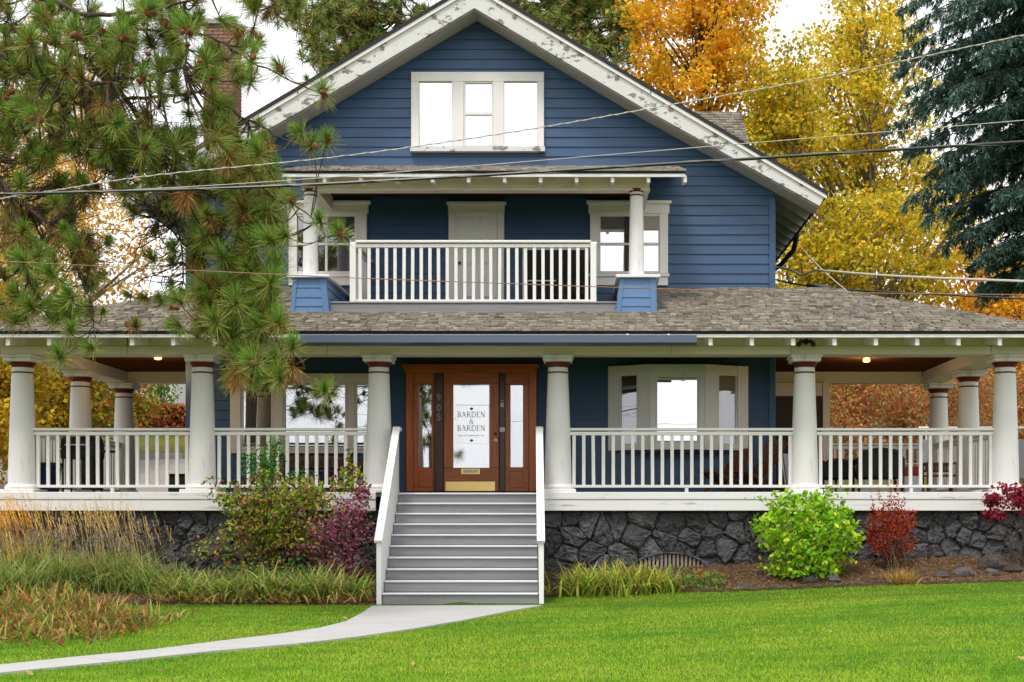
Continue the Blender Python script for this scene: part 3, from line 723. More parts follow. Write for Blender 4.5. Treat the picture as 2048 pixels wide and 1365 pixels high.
for cx, panes, gl in ((655, ((592, 650), (655, 709)), 'glass_dark'), (1258, ((1201, 1249), (1263, 1317)), 'glass_white')):    # second-floor pairs
    w = window(); h = 81
    pbx('head_casing', 'trim_paint', w, cx - h, cx + h, 407, 427, YW - .05, .09); pbx('cornice', 'trim_paint', w, cx - h - 4, cx + h + 4, 401, 406.8, YW - .10, .14)
    for a, b in ((cx - h + 3, cx - h + 20), (cx + h - 20, cx + h - 3)): pbx('casing', 'trim_paint', w, a, b, 427.2, 547, YW - .05, .09)
    pbx('sill', 'trim_paint', w, cx - h, cx + h, 547.2, 553, YW - .09, .13); pbx('apron', 'trim_paint', w, cx - h + 3, cx + h - 3, 553.2, 571, YW - .04, .08)
    l, r_ = cx - h + 20.2, cx + h - 20.2
    pbx('sash', 'trim_paint', w, l, r_, 427.2, 433, YW - .03, .06); pbx('sash', 'trim_paint', w, l, r_, 486, 490.5, YW - .032, .06); pbx('sash', 'trim_paint', w, l, r_, 543, 546.8, YW - .03, .06)
    (a0, a1), (b0, b1) = panes
    for a, b in ((l, a0), (b1, r_)):
        pbx('sash', 'trim_paint', w, a, b, 433.2, 485.8, YW - .028, .06); pbx('sash', 'trim_paint', w, a, b, 490.7, 542.8, YW - .028, .06)
    for c, d in ((433.2, 485.8), (490.7, 542.8)):
        pbx('mullion', 'trim_paint' if gl == 'glass_dark' else 'brown_panel', w, a1, b0, c, d, YW - .02, .05)
        for a, b in panes: pane(w, a, b, c, d, YW, gl, 'shade_cloth' if gl == 'glass_white' else None)
w = window()                             # ground-floor picture window
pbx('head_casing', 'cream_paint', w, 458, 778, 747, 766, YW - .05, .09)
for a, b in ((460, 481), (547, 566), (695, 709), (757, 776)): pbx('casing', 'cream_paint', w, a, b, 766.2, 899, YW - .05, .09)
pbx('sill', 'cream_paint', w, 457, 780, 899.2, 907, YW - .10, .14)
for a, b in ((481, 547), (566, 695), (709, 757)):
    pbx('sash', 'cream_paint', w, a + .2, b - .2, 766.3, 771, YW - .03, .06); pbx('sash', 'cream_paint', w, a + .2, b - .2, 894, 898.8, YW - .03, .06)
    for c, d in ((a + .2, a + 5), (b - 5, b - .2)): pbx('sash', 'cream_paint', w, c, d, 771.2, 893.8, YW - .03, .06)
    pane(w, a + 5, b - 5, 771, 894, YW, 'glass_mid')
w = window()                             # shallow bay
YBAY = 2.19; zt0, zt1 = wz(734, WALL), wz(902, WALL)
bxs = [wx(1217, WALL), wx(1300, YBAY), wx(1409, YBAY), wx(1495, WALL)]; bys = [WALL - .03, YBAY, YBAY, WALL - .03]
MB().add([(bxs[i], bys[i], z_) for z_ in (zt1 - .02, zt0) for i in range(4)], [(3, 2, 1, 0), (4, 5, 6, 7)]).build('bay_cap', 'cream_paint', w)
def facet(i, fr, zs, glass, shade):
    """one face of the bay: stiles, rails and pane between corners i and i+1"""
    A = Vector((bxs[i], bys[i], 0)); B = Vector((bxs[i + 1], bys[i + 1], 0)); d = (B - A); L = d.length; d.normalize(); nrm = Vector((d.y, -d.x, 0))
    def slab(name, m, u0, u1, z0_, z1_, d0, d1):
        vs = []
        for z_ in (z0_, z1_):
            for u_, dd in ((u0, d0), (u1, d0), (u1, d1), (u0, d1)): p = A + d * u_ + nrm * dd; vs.append((p.x, p.y, z_))
        return MB().hexa(vs).build(name, m, w)
    u0, u1 = fr[0] * L, fr[1] * L; g0_, g1_ = zs
    slab('casing', 'trim_paint', .0, u0, zt1, zt0, .02, -.05); slab('casing', 'trim_paint', u1, L, zt1, zt0, .02, -.05)
    slab('head_casing', 'trim_paint', u0 + .002, u1 - .002, g1_, zt0 - .002, .012, -.05); slab('sill', 'trim_paint', u0 + .002, u1 - .002, zt1 + .002, g0_, .03, -.05)
    for a_, b_ in ((u0 + .003, u0 + .035), (u1 - .035, u1 - .003)): slab('sash', 'white_paint', a_, b_, g0_ + .002, g1_ - .002, -.005, -.045)
    slab('pane', glass, u0 + .033, u1 - .033, g0_, g1_, -.02, -.026); slab('shade' if shade else 'dark_room', shade or 'room_dark', u0 + .03, u1 - .03, g0_, g1_, -.042, -.05)
facet(0, (.26, .72), (wz(888, 2.4), wz(752, 2.4)), 'glass_dark', None)
facet(1, (.10, .90), (wz(884, YBAY), wz(755, YBAY)), 'glass_white', 'shade_cloth')
facet(2, (.30, .76), (wz(888, 2.4), wz(752, 2.4)), 'glass_dark', None)
MB().prism_xz([(bxs[0], zt1 - .02), (bxs[3], zt1 - .02), (bxs[3], zt1 - .022), (bxs[0], zt1 - .022)], WALL - .06, WALL - .03).build('ledge', 'trim_paint', w)

# ---- balcony door
dr = link(bpy.data.objects.new('door', None)); dr.parent = house; dr.matrix_parent_inverse = Matrix.Translation(-house.location); dr['label'] = 'white six-panel balcony door'
pbx('cornice', 'trim_paint', dr, 893, 1012, 403, 408.8, YW - .10, .14); pbx('head_casing', 'trim_paint', dr, 896, 1009, 409, 427, YW - .05, .09)
for a, b in ((897, 912), (995, 1008)): pbx('casing', 'trim_paint', dr, a, b, 427.2, 608, YW - .05, .09)
pbx('leaf', 'white_door', dr, 912.2, 994.8, 427.2, 608, YW - .005, .04)
for a, b in ((921, 949), (958, 986)):
    for c, d in ((434, 458), (472, 530), (548, 598)):
        pbx('panel', 'white_door', dr, a, b, c, d, YW - .020, .018, .009); pbx('panel_field', 'white_door', dr, a + 4, b - 4, c + 4, d - 4, YW - .042, .021, .014)
MB().lathe([(.01, 0), (.028, .02), (.03, .04), (.012, .06)], (0, 0, 0), 12).build('knob', 'dark_wood', dr, True).matrix_local = Matrix.Translation(W(919, 527, YW - .01)) @ Matrix.Rotation(math.radians(90), 4, 'X')

# ---- entrance
en = link(bpy.data.objects.new('entrance', None)); en.parent = house; en.matrix_parent_inverse = Matrix.Translation(-house.location); en['label'] = 'stained wood entrance surround with two narrow sidelights'
YD = WALL - .06
pbx('cornice', 'door_wood_flat', en, 804, 1078, 728, 737, YD - .12, .17); pbx('head_board', 'door_wood_flat', en, 809, 1074, 737.2, 746, YD - .06, .1)
for a, b, m in ((812, 826, 'door_wood'), (868, 886, 'dark_wood'), (999, 1010, 'dark_wood'), (1058, 1073, 'door_wood')): pbx('post', m, en, a, b, 746.2, 983, YD - .05, .1)
for a, b in ((826.2, 867.8), (1010.2, 1057.8)):
    cx = (a + b) / 2; g0_, g1_ = (838, 863) if a < 900 else (1021, 1046)
    pbx('rail', 'door_wood_flat', en, a, b, 746.2, 769, YD - .02, .07); pbx('rail', 'door_wood_flat', en, a, b, 935, 983, YD - .02, .07)
    for c, d in ((a, g0_), (g1_, b)): pbx('stile', 'door_wood', en, c, d, 769.2, 934.8, YD - .022, .07)
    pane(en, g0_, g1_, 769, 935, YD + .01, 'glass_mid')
    pbx('panel', 'door_wood_flat', en, g0_ - 2, g1_ + 2, 943, 975, YD - .035, .02, .012)
fd = link(bpy.data.objects.new('door', None)); fd.parent = house; fd.matrix_parent_inverse = Matrix.Translation(-house.location); fd['label'] = 'stained wood front door with tall glass panel'
pbx('rail', 'door_wood_flat', fd, 887, 998, 746.2, 767, YD - .01, .06); pbx('rail', 'door_wood_flat', fd, 887, 998, 936, 983, YD - .01, .06)
for a, b in ((887, 906), (979, 998)): pbx('stile', 'door_wood', fd, a, b, 767.2, 935.8, YD - .012, .06)
for a, b, c, d in ((903, 906.5, 764, 939), (978.5, 982, 764, 939)): pbx('glass_bead', 'door_wood', fd, a, b, c, d, YD - .02, .02, .003)
pbx('pane', 'glass_door', fd, 906, 979, 767, 936, YD + .005, .006, .001); pbx('shade', 'shade_cloth', fd, 905, 980, 766, 937, YD + .03, .01, .001)
pbx('kick_plate', 'brass', fd, 891, 990, 963.5, 982.5, YD - .016, .006, .002)
pbx('mail_slot', 'brass', fd, 922, 960, 937.5, 949, YD - .022, .012, .004); pbx('slot_flap', 'white_metal', fd, 926, 956, 940, 946, YD - .026, .006, .003)
MB().tube([W(991, 868, YD - .01), W(991, 868, YD - .035)], .028, 16).build('deadbolt', 'black_metal', fd, True)
MB().tube([W(991, 881, YD - .01), W(991, 881, YD - .02)], .034, 16).build('handle_rose', 'brass', fd, True)
MB().tube([W(991, 881, YD - .015), W(991, 881, YD - .06), W(986, 881.5, YD - .068), W(979, 883, YD - .062)], [.012, .012, .012, .009], 10).build('handle', 'brass', fd, True)
pbx('lockbox', 'white_metal', en, 1001, 1007.5, 806, 815, YD - .085, .034, .006); MB().tube([W(1002, 806, YD - .07), W(1002, 801.5, YD - .07), W(1006.5, 801.5, YD - .07), W(1006.5, 806, YD - .07)], .006, 8).build('shackle', 'white_metal', en, True)
pbx('doorbell', 'white_metal', en, 999.5, 1010, 855, 864.5, YD - .065, .014, .004)
# the paper sign on the door glass
sg = pbx('door_sign', 'paper', house, 911, 977.5, 809.5, 888, YD - .004, .004, .001); sg['label'] = 'white paper name sign on the door glass'
pbx('border_line', 'ink', sg, 912, 976.5, 810.5, 811.1, YD - .0055, .001, .0001)
GL = {  # serif capitals as strokes: (x0,y0,x1,y1,width) on a unit body; arcs: ('a',cx,cy,rx,ry,t0,t1,width)
 'B': (.66, [(.14, 0, .14, 1, .12), (.02, .02, .26, .02, .05), (.02, .98, .30, .98, .05), ('a', .26, .75, .30, .23, 90, -90, .09), ('a', .26, .27, .36, .25, 90, -90, .10), (.14, .52, .3, .52, .05)]),
 'A': (.80, [(.10, 0, .40, 1, .06), (.38, 1, .70, 0, .13), (.22, .34, .58, .34, .05), (0, .02, .22, .02, .05), (.56, .02, .82, .02, .05)]),
 'R': (.74, [(.14, 0, .14, 1, .12), (.02, .02, .28, .02, .05), (.02, .98, .30, .98, .05), ('a', .26, .74, .32, .24, 90, -90, .09), (.14, .5, .3, .5, .05), (.34, .5, .70, .02, .12), (.62, .02, .80, .02, .05)]),
 'D': (.82, [(.14, 0, .14, 1, .12), (.02, .02, .34, .02, .05), (.02, .98, .34, .98, .05), ('a', .28, .5, .48, .48, 90, -90, .10)]),
 'E': (.62, [(.14, 0, .14, 1, .12), (.02, .02, .58, .02, .06), (.02, .98, .54, .98, .06), (.14, .52, .44, .52, .05), (.57, .0, .57, .2, .05), (.53, .8, .53, 1, .05), (.44, .43, .44, .61, .04)]),
 'N': (.84, [(.14, 0, .14, 1, .06), (.12, 1, .70, .02, .13), (.70, 0, .70, 1, .06), (.02, .02, .26, .02, .05), (.0, .98, .2, .98, .05), (.58, .98, .84, .98, .05)]),
 '&': (.80, [('a', .38, .78, .17, .20, -60, 240, .07), (.24, .66, .72, .02, .11), ('a', .34, .28, .28, .27, 120, 330, .08), (.58, .14, .70, .48, .06), (.60, .50, .80, .50, .05), (.70, .02, .84, .02, .05), (.46, .58, .2, .5, .05)])}
def letters(text, cx, py_base, hpx, Y, parent):
    tot = sum(GL[c][0] for c in text) + .10 * (len(text) - 1); h = hpx / S(Y); x = wx(cx, Y) - tot * h / 2; z0_ = wz(py_base, Y)
    for ch in text:
        mb = MB()
        for i, st in enumerate(GL[ch][1]):
            yy = Y - .0008 * (i + 1) / 8
            if st[0] == 'a':
                _, ax, ay, rx, ry, t0, t1, wd = st; n = 12
                pts = [(ax + rx * math.cos(math.radians(t0 + (t1 - t0) * k / n)), ay + ry * math.sin(math.radians(t0 + (t1 - t0) * k / n))) for k in range(n + 1)]
                for k in range(n): mb.bar((x + h * pts[k][0], yy, z0_ + h * pts[k][1]), (x + h * pts[k + 1][0], yy, z0_ + h * pts[k + 1][1]), h * wd, .0006, (0, -1, 0))
            else:
                mb.bar((x + h * st[0], yy, z0_ + h * st[1]), (x + h * st[2], yy, z0_ + h * st[3]), h * st[4], .0006, (0, -1, 0))
        mb.build('letter', 'ink', parent); x += (GL[ch][0] + .10) * h
letters('BARDEN', 942.5, 835, 11.2, YD - .006, sg); letters('&', 942.5, 848.5, 11, YD - .006, sg); letters('BARDEN', 942.5, 862.3, 11.2, YD - .006, sg)
for py in (818, 881.5):
    c = W(943, py, YD - .0065); a_, b_ = 4.2 / S(YD), 3.2 / S(YD)
    MB().prism_xz([(c.x - a_, c.z), (c.x, c.z - b_), (c.x + a_, c.z), (c.x, c.z + b_)], c.y, c.y + .001).build('diamond', 'ink', sg)
def text(s, name, m, parent, loc, size, sx=1, ext=.001):
    cu = bpy.data.curves.new(name, 'FONT'); cu.body = s; cu.size = size; cu.extrude = ext; cu.align_x = 'CENTER'; cu.align_y = 'CENTER'
    tmp = link(bpy.data.objects.new(name, cu)); cu.materials.append(MATS[m])
    me = bpy.data.meshes.new_from_object(tmp.evaluated_get(bpy.context.evaluated_depsgraph_get())); bpy.data.objects.remove(tmp)
    o = link(bpy.data.objects.new(name, me))
    M = Matrix.Translation(loc) @ Matrix.Rotation(math.radians(90), 4, 'X') @ Matrix.Diagonal((sx, 1, 1, 1))
    o.parent = parent; o.matrix_local = M
    return o
text('Injury and Employment Law', 'tagline', 'ink', sg, W(942.5, 871.3, YD - .006), 5.0 / S(YD), .93, .0003)
hn = link(bpy.data.objects.new('house_number', None)); hn.parent = house; hn.matrix_parent_inverse = Matrix.Translation(-house.location); hn['label'] = 'vertical house number 905 on the door post'
for ch, py in (('9', 796), ('0', 816.5), ('5', 835.5)): text(ch, 'digit', 'number_metal', hn, W(877.5, py, YD - .056), 20 / S(YD), .9, .004)

# ---- stairs
st = link(bpy.data.objects.new('stairs', None)); st.parent = house; st.matrix_parent_inverse = Matrix.Translation(-house.location)
RISE, GO = .1655, .283
def sxo(Y): return .042 * -Y            # the flight leans slightly off square
S0, S1 = -2.967, -.713
for k in range(10):
    yk = -.05 - GO * k; zk = PF_Z - RISE * k; o_ = sxo(yk)
    bx('nosing', 'nosing', st, S0 + o_ + .002, S1 + o_ - .002, yk - .03, yk + .035, zk - .030, zk, .008)
    if k: bx('tread', 'deck_grey', st, S0 + o_, S1 + o_, yk + .036, yk + GO + .02, zk - .032, zk - .002, .003)
    bx('riser', 'deck_grey', st, S0 + o_, S1 + o_, yk, yk + .02, zk - RISE + .002, zk - .034, .002)
for X, s in ((S0 - .045, -1), (S1 + .045, 1)):
    ya, za = -.02, RZ - .02; yb_, zb_ = -2.52, 1.02
    def pz(y): return za + (zb_ - za) * (y - ya) / (yb_ - ya)
    pan = MB()
    Ys = [.10, ya, yb_]; 
    def ring(y, zlo, zhi): o_ = sxo(min(y, 0)); return [(X + o_ - .035, y, zlo), (X + o_ + .035, y, zlo), (X + o_ + .035, y, zhi), (X + o_ - .035, y, zhi)]
    R = [ring(.08, 1.3, za - .03), ring(ya, 1.3, za - .04), ring(yb_ + .04, .0, zb_ - .02), ring(yb_ - .12, .0, zb_ - .09)]
    V = sum(R, []); F = [(0, 1, 2, 3)[::-1], (12, 13, 14, 15)]
    for i in range(3):
        for j in range(4): F.append((4 * i + j, 4 * i + (j + 1) % 4, 4 * i + 4 + (j + 1) % 4, 4 * i + 4 + j))
    pan.add(V, F).build('side_panel', 'white_paint', st)
    MB().bar((X + sxo(ya), ya + .05, za + .01), (X + sxo(yb_), yb_ - .16, zb_ - .11), .115, .045).build('handrail', 'white_paint', st)
    bx('rail_end', 'white_paint', st, X - .06, X + .06, .05, .26, RZ - .055, RZ + .003)
    for t in (.35, .9):
        yy = ya + (yb_ - ya) * t; MB().lathe([(.012, 0), (.012, .004)], (X + sxo(yy), yy, pz(yy) + .034), 10).build('screw', 'bark_grey', st)

# ---- foundation of rough black stones
fo = MB().box(XPL - .3, XPR + .3, .16, .5, -.2, wz(1022, 0) + .02); fo.box(XPR - .1, XPR + .28, .5, 5.2, 0, 1.4); fo.box(XPL - .28, XPL + .1, .5, 5.2, 0, 1.4)
fo = fo.build('foundation', 'mortar', house)
def clip(poly, p, q):
    """keep the side of polygon nearer p than q"""
    mx, mz, nx, nz = (p[0] + q[0]) / 2, (p[1] + q[1]) / 2, q[0] - p[0], q[1] - p[1]; out = []
    for i in range(len(poly)):
        a, b = poly[i], poly[(i + 1) % len(poly)]; da = (a[0] - mx) * nx + (a[1] - mz) * nz; db = (b[0] - mx) * nx + (b[1] - mz) * nz
        if da <= 0: out.append(a)
        if da * db < 0: t = da / (da - db); out.append((a[0] + (b[0] - a[0]) * t, a[1] + (b[1] - a[1]) * t))
    return out
rs = random.Random(11); VX, VZ, VA, VB = wx(1340, 0), .40, wx(1425, 0) - wx(1340, 0), .34
for x0, x1 in ((XPL - .28, S0 - .1), (S1 + .10, XPR + .28)):
    seeds = []; zt_ = wz(1022, 0) - .005; zlo = .0
    nrow = 5
    for r_ in range(nrow):
        x = x0 + rs.uniform(0, .2)
        while x < x1:
            sx = rs.choice([.16, .24, .32, .44, .58]) * (.75 if x > 5 else 1.0); seeds.append((x + sx / 2, zlo + (r_ + .5) * (zt_ - zlo) / nrow + rs.uniform(-.13, .13))); x += sx
    for p in seeds:
        poly = [(x0, zlo), (x1, zlo), (x1, zt_), (x0, zt_)]
        for q in seeds:
            if q is not p and abs(q[0] - p[0]) < 1.4 and poly: poly = clip(poly, p, q)
        if len(poly) < 3: continue
        cx = sum(a[0] for a in poly) / len(poly); cz = sum(a[1] for a in poly) / len(poly)
        if cz < .12 and cx < 99 and max(a[1] for a in poly) < float(G(cx, .1)) - .05: continue
        pts = []                                     # round off and roughen the outline
        for i in range(len(poly)):
            a, b = poly[i], poly[(i + 1) % len(poly)]
            for t in (.14 + rs.uniform(-.06, .08), .50 + rs.uniform(-.1, .1), .86 + rs.uniform(-.08, .06)): pts.append((a[0] + (b[0] - a[0]) * t, a[1] + (b[1] - a[1]) * t))
        n = len(pts); bul = rs.uniform(.035, .10); V = []; j = lambda s_: rs.uniform(-s_, s_)
        tx, tz = j(.22), j(.22)
        for sc, dep in ((.985, .157), (.955, .155 - bul * .55), (.80, .155 - bul * .9), (.45, .155 - bul)):
            for a in pts:
                dx, dz = (a[0] - cx) * sc, (a[1] - cz) * sc
                V.append((cx + dx + j(.011), dep + (tx * dx + tz * dz) * (1 if sc < .9 else .4) + (j(.022) if sc < .96 else 0), cz + dz + j(.011)))
        V.append((cx + j(.03), .155 - bul * 1.08, cz + j(.03))); F = []
        for l in (0, 1, 2):
            for i in range(n): F.append((l * n + i, l * n + (i + 1) % n, (l + 1) * n + (i + 1) % n, (l + 1) * n + i))
        for i in range(n): F.append((3 * n + i, 3 * n + (i + 1) % n, 4 * n))
        if ((cx - VX) / (VA * .82)) ** 2 + (max(cz - VZ, 0) / (VB * .72)) ** 2 < 1 and cz > .2: continue
        MB().add(V, F).build('stone', 'stone', fo)
# arched vent
arc = [(VX + VA * math.cos(t), VZ - .05 + VB * math.sin(t)) for t in np.linspace(0, math.pi, 15)]
vt = MB().prism_xz(arc + [(VX - VA, .2), (VX + VA, .2)], .10, .15).build('vent_back', 'room_dark', fo)
inn = [(VX + (x - VX) * .90, (z_ - .0) * .94 + .02) for x, z_ in arc]
for i in range(14):
    MB().add([(arc[i][0], .0, arc[i][1]), (arc[i + 1][0], .0, arc[i + 1][1]), (inn[i + 1][0], .0, inn[i + 1][1]), (inn[i][0], .0, inn[i][1]), (arc[i][0], .14, arc[i][1]), (arc[i + 1][0], .14, arc[i + 1][1]), (inn[i + 1][0], .14, inn[i + 1][1]), (inn[i][0], .14, inn[i][1])],
             [(0, 1, 2, 3), (0, 4, 5, 1), (2, 6, 7, 3), (1, 5, 6, 2), (0, 3, 7, 4)]).build('arch_stone', 'stone', fo)
for i in range(19):
    x = VX - VA * .86 + VA * 1.72 * i / 18; zt_ = VZ - .06 + VB * .92 * math.sqrt(max(0, 1 - ((x - VX) / (VA * .9)) ** 2))
    if zt_ > .34: bx('vent_slat', 'vent_bar', fo, x - .020, x + .020, .04, .075, .22, zt_, .003)

# ---- chimney, brick by brick
ch = MB().box(-8.12, -7.52, 7.02, 7.68, 1.0, 11.9).build('chimney', 'mortar', house)
z_ = 8.6; i = 0
bme = {}
while z_ < 11.9:
    x = -8.14 - (.11 if i % 2 else 0)
    while x < -7.5:
        a_, b_ = max(x, -8.14), min(x + .205, -7.5)
        if b_ - a_ > .04: bx('brick', 'chimney_brick', ch, a_, b_, 6.995, 7.06, z_, z_ + .065, .004)
        x += .217
    for y in (0, .23, .46): bx('brick', 'chimney_brick', ch, -7.535, -7.495, 7.065 + y, 7.065 + y + .21, z_, z_ + .065, .004)
    z_ += .077; i += 1
bx('chimney_cap', 'concrete', ch, -8.2, -7.44, 6.94, 7.76, 11.9, 12.0)

# ================================================================== PLANTS
def inside(P, poly):
    """which points lie in the polygon"""
    x, y = P[:, 0], P[:, 1]; c = np.zeros(len(P), bool); n = len(poly)
    for i in range(n):
        (x0, y0), (x1, y1) = poly[i], poly[(i + 1) % n]
        if y0 == y1: continue
        c ^= ((y0 > y) != (y1 > y)) & (x < (x1 - x0) * (y - y0) / (y1 - y0) + x0)
    return c
def patch(P, sx, sy, seed):
    """smooth 2-D noise by summed waves, roughly -1..1"""
    r = np.random.default_rng(seed); v = 0
    for k in range(9):
        a = r.uniform(0, 6.28); f = r.uniform(.5, 2.2); v = v + np.sin(f * (P[:, 0] / sx * np.cos(a) + P[:, 1] / sy * np.sin(a)) + r.uniform(0, 6.28))
    return v / 3
# lawn blades, denser towards the viewer
N = 440000
u = rng.random(N); d = 9.6 + (20.6 - 9.6) * u ** 1.25
P = np.stack([(rng.random(N) * 2 - 1) * (d * .50) - .03 * d, d - D0], 1)
ok = (P[:, 1] < bed_edge(P[:, 0]) - .0) & ~inside(P, PATH) & ~((P[:, 0] > S0 - .1) & (P[:, 0] < S1 + .35) & (P[:, 1] > -2.75))
P = P[ok]; n = len(P)
f = patch(P, .9, .55, 3) * .5 + patch(P, .25, .2, 5) * .45 + patch(P, 2.5, 1.5, 8) * .3
t = np.clip(.48 + f * .5 + rng.normal(size=n) * .22, 0, 1)[:, None]
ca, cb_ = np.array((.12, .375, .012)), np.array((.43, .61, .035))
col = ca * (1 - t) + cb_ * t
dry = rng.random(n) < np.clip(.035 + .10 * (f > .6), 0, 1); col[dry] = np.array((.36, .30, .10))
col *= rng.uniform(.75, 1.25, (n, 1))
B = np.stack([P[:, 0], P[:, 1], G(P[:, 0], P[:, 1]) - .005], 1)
geo = blade_geo(B, rng.uniform(0, 6.283, n), rng.uniform(.018, .042, n), rng.uniform(.2, 1.1, n), rng.uniform(.005, .010, n), col * .8, col, seg=1, curve=.4)  # darker roots: shading at the blade base is put into the colour
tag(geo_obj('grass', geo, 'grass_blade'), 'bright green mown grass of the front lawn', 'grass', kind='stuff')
# mulch of brown pine needles on the beds
n = 60000; X = np.concatenate([rng.uniform(-.6, 8.4, n // 2), rng.uniform(-10.5, -3, n // 2)]); be = bed_edge(X)
Y = be + (0.12 - be) * rng.random(n) ** .9; B = np.stack([X, Y, G(X, Y) + .015 + rng.random(n) * .025], 1)
geo = blade_geo(B, rng.uniform(0, 6.283, n), rng.uniform(.05, .15, n), rng.uniform(1.2, 1.65, n), .009, pick(n, [(3, (.34, .17, .075)), (2, (.50, .31, .14)), (1.5, (.14, .075, .04)), (1.4, (.62, .47, .26))]), seg=1, curve=.1)
tag(geo_obj('pine_needle_mulch', geo, 'needle'), 'dry brown pine needles covering the planting bed', 'mulch', kind='stuff')

def blob(n, c, r, surf=.55, lump=.25, r_=rng, flat=None):
    """points in a lumpy ellipsoid, biased to its surface"""
    d = unit(n, r_); ph = r_.uniform(0, 6.28, 6); k = 1 + lump * (np.sin(d[:, 0] * 5 + ph[0]) * np.sin(d[:, 2] * 6 + ph[1]) + .6 * np.sin(d[:, 1] * 9 + ph[2] + d[:, 2] * 7))
    rad = np.where(r_.random(n) < surf, r_.uniform(.8, 1.0, n), r_.random(n) ** .5) * k
    return np.array(c) + d * rad[:, None] * np.array(r)
def stems(mb, base, tips, r0=.012, r1=.003, sag=.0, r_=random, n=5):
    for t in tips:
        b = Vector(base) + Vector((r_.uniform(-.08, .08), r_.uniform(-.08, .08), 0)); t = Vector(t); m = b.lerp(t, .5) + Vector((r_.uniform(-.1, .1), r_.uniform(-.1, .1), .08))
        pts = [b.lerp(m, q).lerp(m.lerp(t, q), q) for q in [i / n for i in range(n + 1)]]
        mb.tube(pts, [r0 + (r1 - r0) * i / n for i in range(n + 1)], 5)
def shrub(name, label, cat, c, r, n, size, pal, base_z, shape=LEAF6, aspect=.7, nst=14, surf=.55, lump=.25, tip=None, bark='twig', group=None, up=.6, extra=None, seed=1):
    r_ = np.random.default_rng(seed); root = thing(name, label, cat, (c[0], c[1], base_z), group)
    C = blob(n, c, r, surf, lump, r_)
    if extra is not None: C = np.concatenate([C] + [blob(k, cc, rr, .4, .3, r_) for k, cc, rr in extra])
    C = C[C[:, 2] > base_z + .02]
    geo = leaf_geo(C, size * r_.uniform(.7, 1.25, len(C)), pick(len(C), pal, r_), shape, aspect, tip, .5, up, r_)
    geo_obj('foliage', geo, 'leaf', root)
    mb = MB(); stems(mb, (c[0], c[1], base_z - .05), C[r_.choice(len(C), nst)] * .92 + np.array(c) * .08, .016, .004); mb.build('stem', bark, root)
    return root, C
def gz(x, y): return float(G(x, y))

# ---- bright green shrub, its nearest leaves each a piece
Yg = -.95; cg = (wx(1612, Yg), Yg, wz(1085, Yg)); bz = gz(cg[0], Yg)
LIME = [(5, (.38, .62, .025)), (4, (.25, .52, .02)), (2.5, (.55, .70, .05)), (2, (.11, .30, .014)), (.6, (.6, .56, .07))]
root, C = shrub('green_shrub', 'bright lime green leafy shrub against the dark stone foundation', 'shrub', (cg[0] + .02, cg[1], cg[2] + .20), (.80, .55, .48), 1900, .082, LIME, bz, surf=.65, lump=.18, nst=26, tip=(0, -.3, -.5),
                extra=[(150, (cg[0] - .25, cg[1], cg[2] + .68), (.5, .35, .15)), (70, (cg[0] + .35, cg[1], cg[2] + .72), (.3, .3, .18)), (700, (cg[0] - .02, cg[1] - .05, cg[2] - .25), (.60, .45, .42)), (160, (cg[0] - .1, cg[1] - .2, bz + .12), (.55, .35, .18)), (120, (cg[0] + .55, cg[1], cg[2] - .1), (.25, .3, .3))], seed=4)
lm = []
for c in ((.38, .64, .025), (.26, .52, .02), (.56, .72, .05), (.15, .38, .015)):
    V, F, CC = leaf_geo(np.zeros((1, 3)), 1, np.array([c]), LEAF6, .78); 
    sh = LEAF6.copy(); V = np.stack([sh[:, 0], sh[:, 1] * .8, sh[:, 2]], 1)
    me = np_mesh('leaf', V, F, CC); me.materials.append(MATS['leaf']); lm.append(me)
r_ = random.Random(5); k = 0
while k < 300:
    v = Vector((r_.gauss(0, 1), -abs(r_.gauss(0, 1)), r_.gauss(0, 1))).normalized(); k_ = (.62 + .22 * min(1, max(-1, v.z * 2.2 + .5))) * r_.uniform(.85, 1.12); p = (cg[0] + v.x * k_, cg[1] + v.y * .58, cg[2] + .03 + v.z * .70 + r_.gauss(0, .04))
    if p[2] < bz + .05: continue
    o = link(bpy.data.objects.new('leaf', r_.choice(lm))); o.parent = root; o.matrix_parent_inverse = Matrix.Translation(-root.location)
    o.location = p; s = r_.uniform(.07, .125); o.scale = (s, s, s); o.rotation_euler = (r_.gauss(.5, .5), r_.gauss(.5, .45), r_.uniform(0, 6.28)); k += 1

RUST = [(4, (.40, .055, .018)), (3, (.26, .032, .015)), (2, (.48, .13, .025)), (1.2, (.55, .03, .045)), (1, (.15, .045, .015))]
Yr = -.55; cr = (wx(1782, Yr), Yr, wz(1062, Yr)); bz = gz(cr[0], Yr)
ex = [(26, (cr[0] + dx, cr[1], cr[2] + h), (.035, .035, .22)) for dx, h in ((-.18, .50), (-.02, .62), (.10, .55), (.2, .42), (-.3, .40))] + [(120, (cr[0] + .15, cr[1] - .2, cr[2] + .12), (.22, .12, .14))]
shrub('barberry_shrub', 'rust red barberry shrub with thin upright sprays', 'shrub', cr, (.37, .32, .42), 2600, .042, RUST, bz, LEAF4, .75, 22, .5, .3, extra=ex, seed=6)
Yn = -.75; cn = (wx(2035, Yn), Yn, wz(1000, Yn)); bz = gz(cn[0], Yn)
PINK = [(4, (.27, .012, .035)), (3, (.36, .03, .06)), (2, (.15, .008, .02)), (1, (.42, .12, .12))]
root, _ = shrub('crimson_maple', 'crimson weeping maple reaching over the white porch edge', 'shrub', (cn[0] + .12, cn[1], cn[2] + .03), (.50, .4, .22), 900, .062, PINK, bz, LEAF8, .9, 12, .3, .4,
         extra=[(260, (wx(1990, Yn), Yn, wz(1030, Yn)), (.16, .2, .10)), (200, (wx(1985, Yn), Yn, wz(1000, Yn)), (.14, .15, .10)), (250, (wx(2060, Yn), Yn, wz(985, Yn)), (.25, .2, .18))], seed=8)
